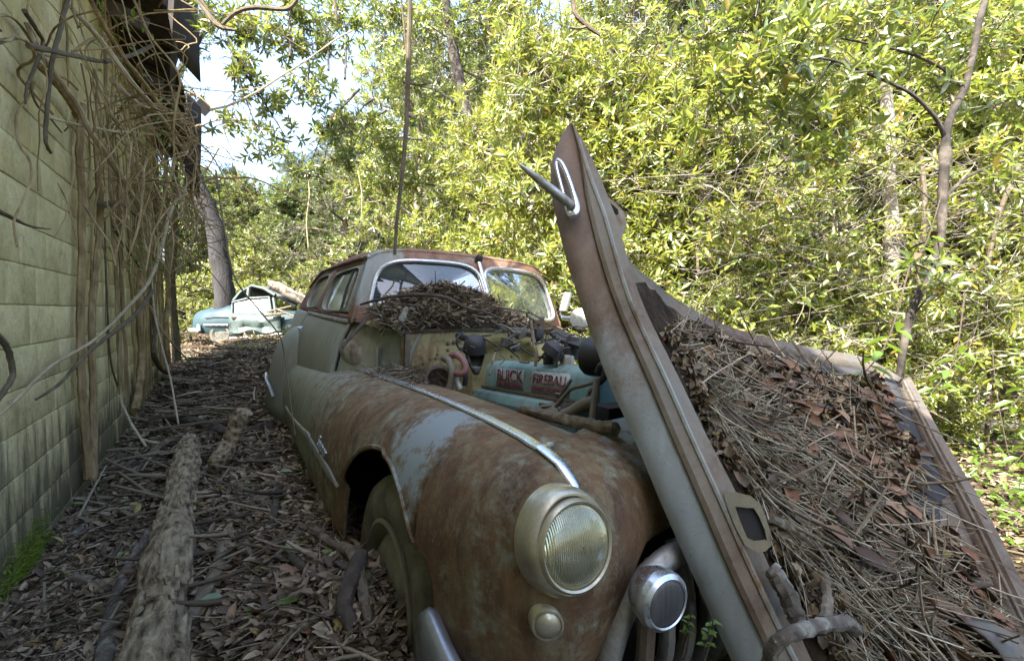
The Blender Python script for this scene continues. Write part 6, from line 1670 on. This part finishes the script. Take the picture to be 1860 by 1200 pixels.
    P3 = make_tree('dark_leaning_tree', bl, tr, [.32, .27, .25, .24, .2, .15], 'dark_leaf', 9, (.12, .2), 'dark_bark', 13, loc=tuple(base))
    tag(P3, 'thick dark trunk leaning left beyond the end of the block wall', 'tree')
    # thin pale tree stems in the thicket
    ST = []
    for k, (pts, dd, r, lab) in enumerate((
        ([(1488, 230), (1505, 300), (1530, 400), (1550, 470), (1562, 560)], 5.0, .025, 'thin pale leaning stem left of the pale straight trunk'),
        ([(1660, 600), (1672, 480), (1680, 380), (1672, 280)], 4.2, .022, 'thin grey stem between pale trunk and forked tree'),
        ([(1560, 640), (1546, 560), (1520, 480), (1490, 420)], 4.4, .016, 'thin grey stem leaning left over the hood corner'),
        ([(1290, 580), (1270, 500), (1262, 440), (1240, 380)], 4.6, .014, 'slim stem inside the bright shrub right of the hood'),
        ([(1180, 560), (1195, 480), (1200, 400)], 4.6, .014, 'slim stem behind the middle of the hood'),
        ([(1800, 640), (1790, 520), (1812, 400), (1850, 300)], 4.0, .018, 'thin grey stem near the right edge'))):
        P = [U(*p, dd) for p in pts]; low = min(P, key=lambda p: p.z); g = Vector((low.x, low.y, gzs(low.x, low.y)))
        P = ([g] + P) if P[0].z < P[-1].z else (P + [g])
        tag(stick('tree_stem', P, r, 'bark', lab, 'tree stem', 8, .08, seed=90 + k), None, None, 'thin stems in the thicket')
    # bare twigs of the thicket
    n = 1300; px = rs.uniform(1230, 1900, n); py = rs.uniform(300, 700, n); dd = rs.uniform(3.3, 5.6, n)
    p = np.array([U(a, b, c) for a, b, c in zip(px, py, dd)]); keep = p[:, 2] > gz(p[:, 0], p[:, 1]) + .1; p = p[keep]; n = len(p)
    dv = np.array(_rt) * rs.choice([-1, 1], n, p=[.3, .7])[:, None] * 1.0 + np.array([0, 0, 1]) * rs.normal(.25, .45, n)[:, None] + rs.normal(0, .35, (n, 3))
    v, f = strands_np(rs, p, dv, rs.uniform(.2, .75, n), rs.uniform(.0015, .005, n), .4, 6, 4, .4, np.array([0, 0, -.12]))
    tag(link('thicket_twigs', mesh_np('thicket_twigs', v, f, True), 'thicket_twig'), 'pale bare twigs crossing each other through the thicket on the right', 'twigs', kind='stuff')
    # leaves on them
    n = 5200; px = rs.uniform(1180, 1900, n); py = rs.uniform(380, 720, n); dd = rs.uniform(3.2, 5.4, n)
    p = np.array([U(a, b, c) for a, b, c in zip(px, py, dd)]); keep = (p[:, 2] > gz(p[:, 0], p[:, 1]) + .05) & (np.sin(px * .021 + py * .03) + np.sin(px * .05 - py * .017) > -.6); p = p[keep]; n = len(p)
    v, f = leaves_np(p, rs.normal(size=(n, 3)) + [0, 0, .2], rs.normal(0, .5, (n, 3)) + [-.4, -.2, 1], rs.uniform(.05, .1, n), rs.uniform(.016, .035, n), .25, .2, True)
    tag(link('thicket_leaves', mesh_np('thicket_leaves', v, f), 'sun_leaf'), 'loose sunlit leaves through the thicket on the right', 'leaves', kind='stuff')
    # ground plants on the right
    n = 5200; x = rs.uniform(2.3, 6.5, n); y = rs.uniform(-.9, 3.2, n); keep = (np.sin(x * 3.1 + y * 2) + np.sin(y * 4.3 - x * 1.7) > -.5) & ~((x < 2.75) & (y > .3)); x, y = x[keep], y[keep]; n = len(x)
    p = np.stack([x, y, gz(x, y) + rs.uniform(.02, .16, n)], 1)
    v, f = leaves_np(p, rs.normal(size=(n, 3)) * [1, 1, .4] + [0, 0, .2], rs.normal(0, .35, (n, 3)) + [0, 0, 1], rs.uniform(.035, .085, n), rs.uniform(.016, .04, n), .15, .2, True)
    tag(link('undergrowth', mesh_np('undergrowth', v, f), 'fresh_leaf'), 'low green plants covering the ground beyond the hood', 'undergrowth', kind='stuff')
    # weeds in the clearing
    n = 2500; x = rs.uniform(-1.2, 3.2, n); y = rs.uniform(8, 13, n); keep = np.sin(x * 3.1 + y * 2) + np.sin(y * 4.3 - x * 1.7) > .7; x, y = x[keep], y[keep]; n = len(x)
    p = np.stack([x, y, gz(x, y) + rs.uniform(.0, .10, n)], 1); v, f = leaves_np(p, rs.normal(size=(n, 3)) * [1, 1, .4] + [0, 0, .3], rs.normal(0, .35, (n, 3)) + [0, 0, 1], rs.uniform(.04, .09, n), rs.uniform(.02, .04, n), .15, .2, False)
    tag(link('clearing_weeds', mesh_np('clearing_weeds', v, f), 'fresh_leaf'), 'patches of low weeds in the sunlit clearing', 'weeds', kind='stuff')
    # fallen logs at the right
    G = 'logs fallen in the undergrowth'
    stick('fallen_limb', [gp(1690, 735, .06), gp(1760, 770, .1), gp(1830, 772, .1), gp(1900, 765, .1)], [.05, .055, .05], 'pale_bark', 'lower pale log fallen in the undergrowth beyond the hood', 'log', 10, .08, group=G)
    stick('fallen_limb', [gp(1680, 690, .06), gp(1750, 690, .15), gp(1840, 700, .12)], [.07, .08, .06], 'bark', 'upper brown log fallen in the undergrowth beyond the hood', 'log', 10, .08, group=G)
    # twig sprays with leaves in front of the far hood corner
    for k, (px, py, dd, s, lab) in enumerate(((1560, 690, 1.62, .9, 'leafy green sprig hanging over the far corner of the hood'), (1690, 715, 1.75, .8, 'leafy green sprig beyond the far corner of the hood'), (1835, 740, 1.6, .8, 'bright leafy sprig at the right edge above the undergrowth'), (1640, 500, 2.3, 1.0, 'leafy sprig with yellowing leaves below the forked tree'), (1845, 840, 1.7, .7, 'lower bright sprig at the right edge'))):
        root = tag(empty('leafy_sprig', U(px, py, dd)), lab, 'sprig', 'leafy sprigs around the hood')
        m = MB(); b = Vector((.12, -.05, .16)) * s; m.tube(catmull([b * 2.6 + Vector((.1, .1, .05)), b, (0, 0, 0)], 10), [.003, .0015], 5); m.build('twig', 'dark_stick', root)
        for j in range(9):
            a = j * 2.4; st = b * (j / 9.) * 1.6; v, f = leaves_np(np.array([st]), np.array([[math.cos(a), math.sin(a), -.25]]), np.array([[0, -.3, 1]]), np.array([.085 * s]), np.array([.034 * s]), .2, .25, True)
            link('leaf', mesh_np('leaf', v, f), 'fresh_leaf' if k != 3 or j % 2 else 'brown_leaf', root)
    # hanging stems
    G = 'stems hanging in front of the trees'
    for k, (pts, r, mat, lab) in enumerate((
        ([U(745, -30, 2.3), U(742, 100, 2.3), U(741, 152, 2.3), U(737, 240, 2.3), U(729, 330, 2.3), U(721, 400, 2.3), U(717, 462, 2.3)], [.012, .013, .010, .008], 'dark_vine', 'long dark stem hanging straight down in front of the car roof'),
        ([U(741, 150, 2.3), U(760, 154, 2.28), U(776, 152, 2.27)], [.007, .003], 'dark_vine', 'short side twig at the node of the long hanging stem'),
        ([U(726, -20, 2.3), U(733, 40, 2.3), U(738, 95, 2.3)], [.005, .004], 'dark_vine', 'thin stem hanging close beside the long dark one'),
        ([U(1040, -20, 2.6), U(1044, 22, 2.6), U(1062, 44, 2.6), U(1090, 64, 2.6)], [.016, .014, .010], 'dark_vine', 'short dark broken branch poking in from the top edge'),
        ([U(1034, 50, 2.6), U(1052, 52, 2.6), U(1068, 48, 2.6)], [.006, .009], 'grey_stick', 'stub on the short branch at the top edge'),
        ([U(605, -20, 3), U(610, 15, 3), U(612, 38, 3)], [.012, .006], 'dark_vine', 'small dark branch tip hanging from the top edge over the sky gap'),
        ([U(352, -15, 4.2), U(385, 35, 4.2), U(402, 50, 4.2), U(428, 55, 4.2)], [.03, .025, .012], 'dark_vine', 'dark forked limb beside the roof edge'),
        ([U(400, 48, 4.2), U(430, 22, 4.2), U(465, 14, 4.2), U(522, 16, 4.2), U(545, -10, 4.2)], [.016, .020, .016], 'dark_vine', 'dark crooked limb reaching right from the roof edge'),
        ([U(640, 56, 4.5), U(610, 72, 4.5), U(560, 108, 4.5), U(515, 136, 4.4), U(470, 165, 4.3), U(420, 190, 4.2), U(380, 200, 4.0)], [.006, .008, .010, .010], 'pale_vine', 'pale bare stem slanting across the sky gap'),
        ([U(392, 310, 2.6), U(405, 400, 2.4), U(425, 500, 2.2), U(470, 562, 2.1), U(505, 605, 2.0), U(516, 640, 2.0), U(524, 700, 2.0), U(536, 790, 1.95)], [.005, .004, .003, .002], 'dark_vine', 'thin dark stem arching down over the turquoise wreck to the fender'),
        ([U(556, 300, 9), U(562, 350, 9), U(557, 400, 9), U(560, 450, 9)], [.012, .012], 'pale_vine', 'thin pale stem hanging free above the wreck'),
        ([U(650, 310, 8), U(657, 350, 8), U(656, 400, 8), U(650, 445, 8)], [.010, .010], 'pale_vine', 'thin pale stem hanging free beside the car roof'))):
        stick('hanging_stem', pts, r, mat, lab, 'stem', 7, .08, seed=60 + k, group=G)
woods()

# ------------------------------------------------------------------ small seedlings
def seedling(p, s, label, n=11, seed=1):
    rnd = random.Random(seed); root = tag(empty('seedling', p), label, 'seedling', 'seedlings')
    m = MB(); top = Vector((.02, -.03, .16)) * s; pts = catmull([(0, 0, -.03), top * .5 + Vector((.01, 0, 0)), top], 8); m.tube(pts, [.0025, .0012], 5); m.build('stem', 'dark_stick', root)
    for k in range(n):
        q = top * (.25 + .75 * k / n); a = k * 2.4 + rnd.uniform(-.3, .3)
        v, f = leaves_np(np.array([q]), np.array([[math.cos(a), math.sin(a), .25]]), np.array([[0, 0, 1.]]), np.array([rnd.uniform(.03, .055) * s]), np.array([.02 * s]), .2, .2, True)
        link('leaf', mesh_np('leaf', v, f), 'fresh_leaf', root)
seedling(U(1275, 1192, .88), .5, 'small green seedling growing up below the fog lamp', seed=1)
seedling(U(1240, 1165, .95), .4, 'tiny green seedling beside the grille bars', seed=2)
seedling(gp(180, 845), .9, 'small green weed at the foot of the vine trunks', seed=3)
seedling(gp(205, 820), .8, 'small green weed by the wall behind the vine trunks', seed=4)
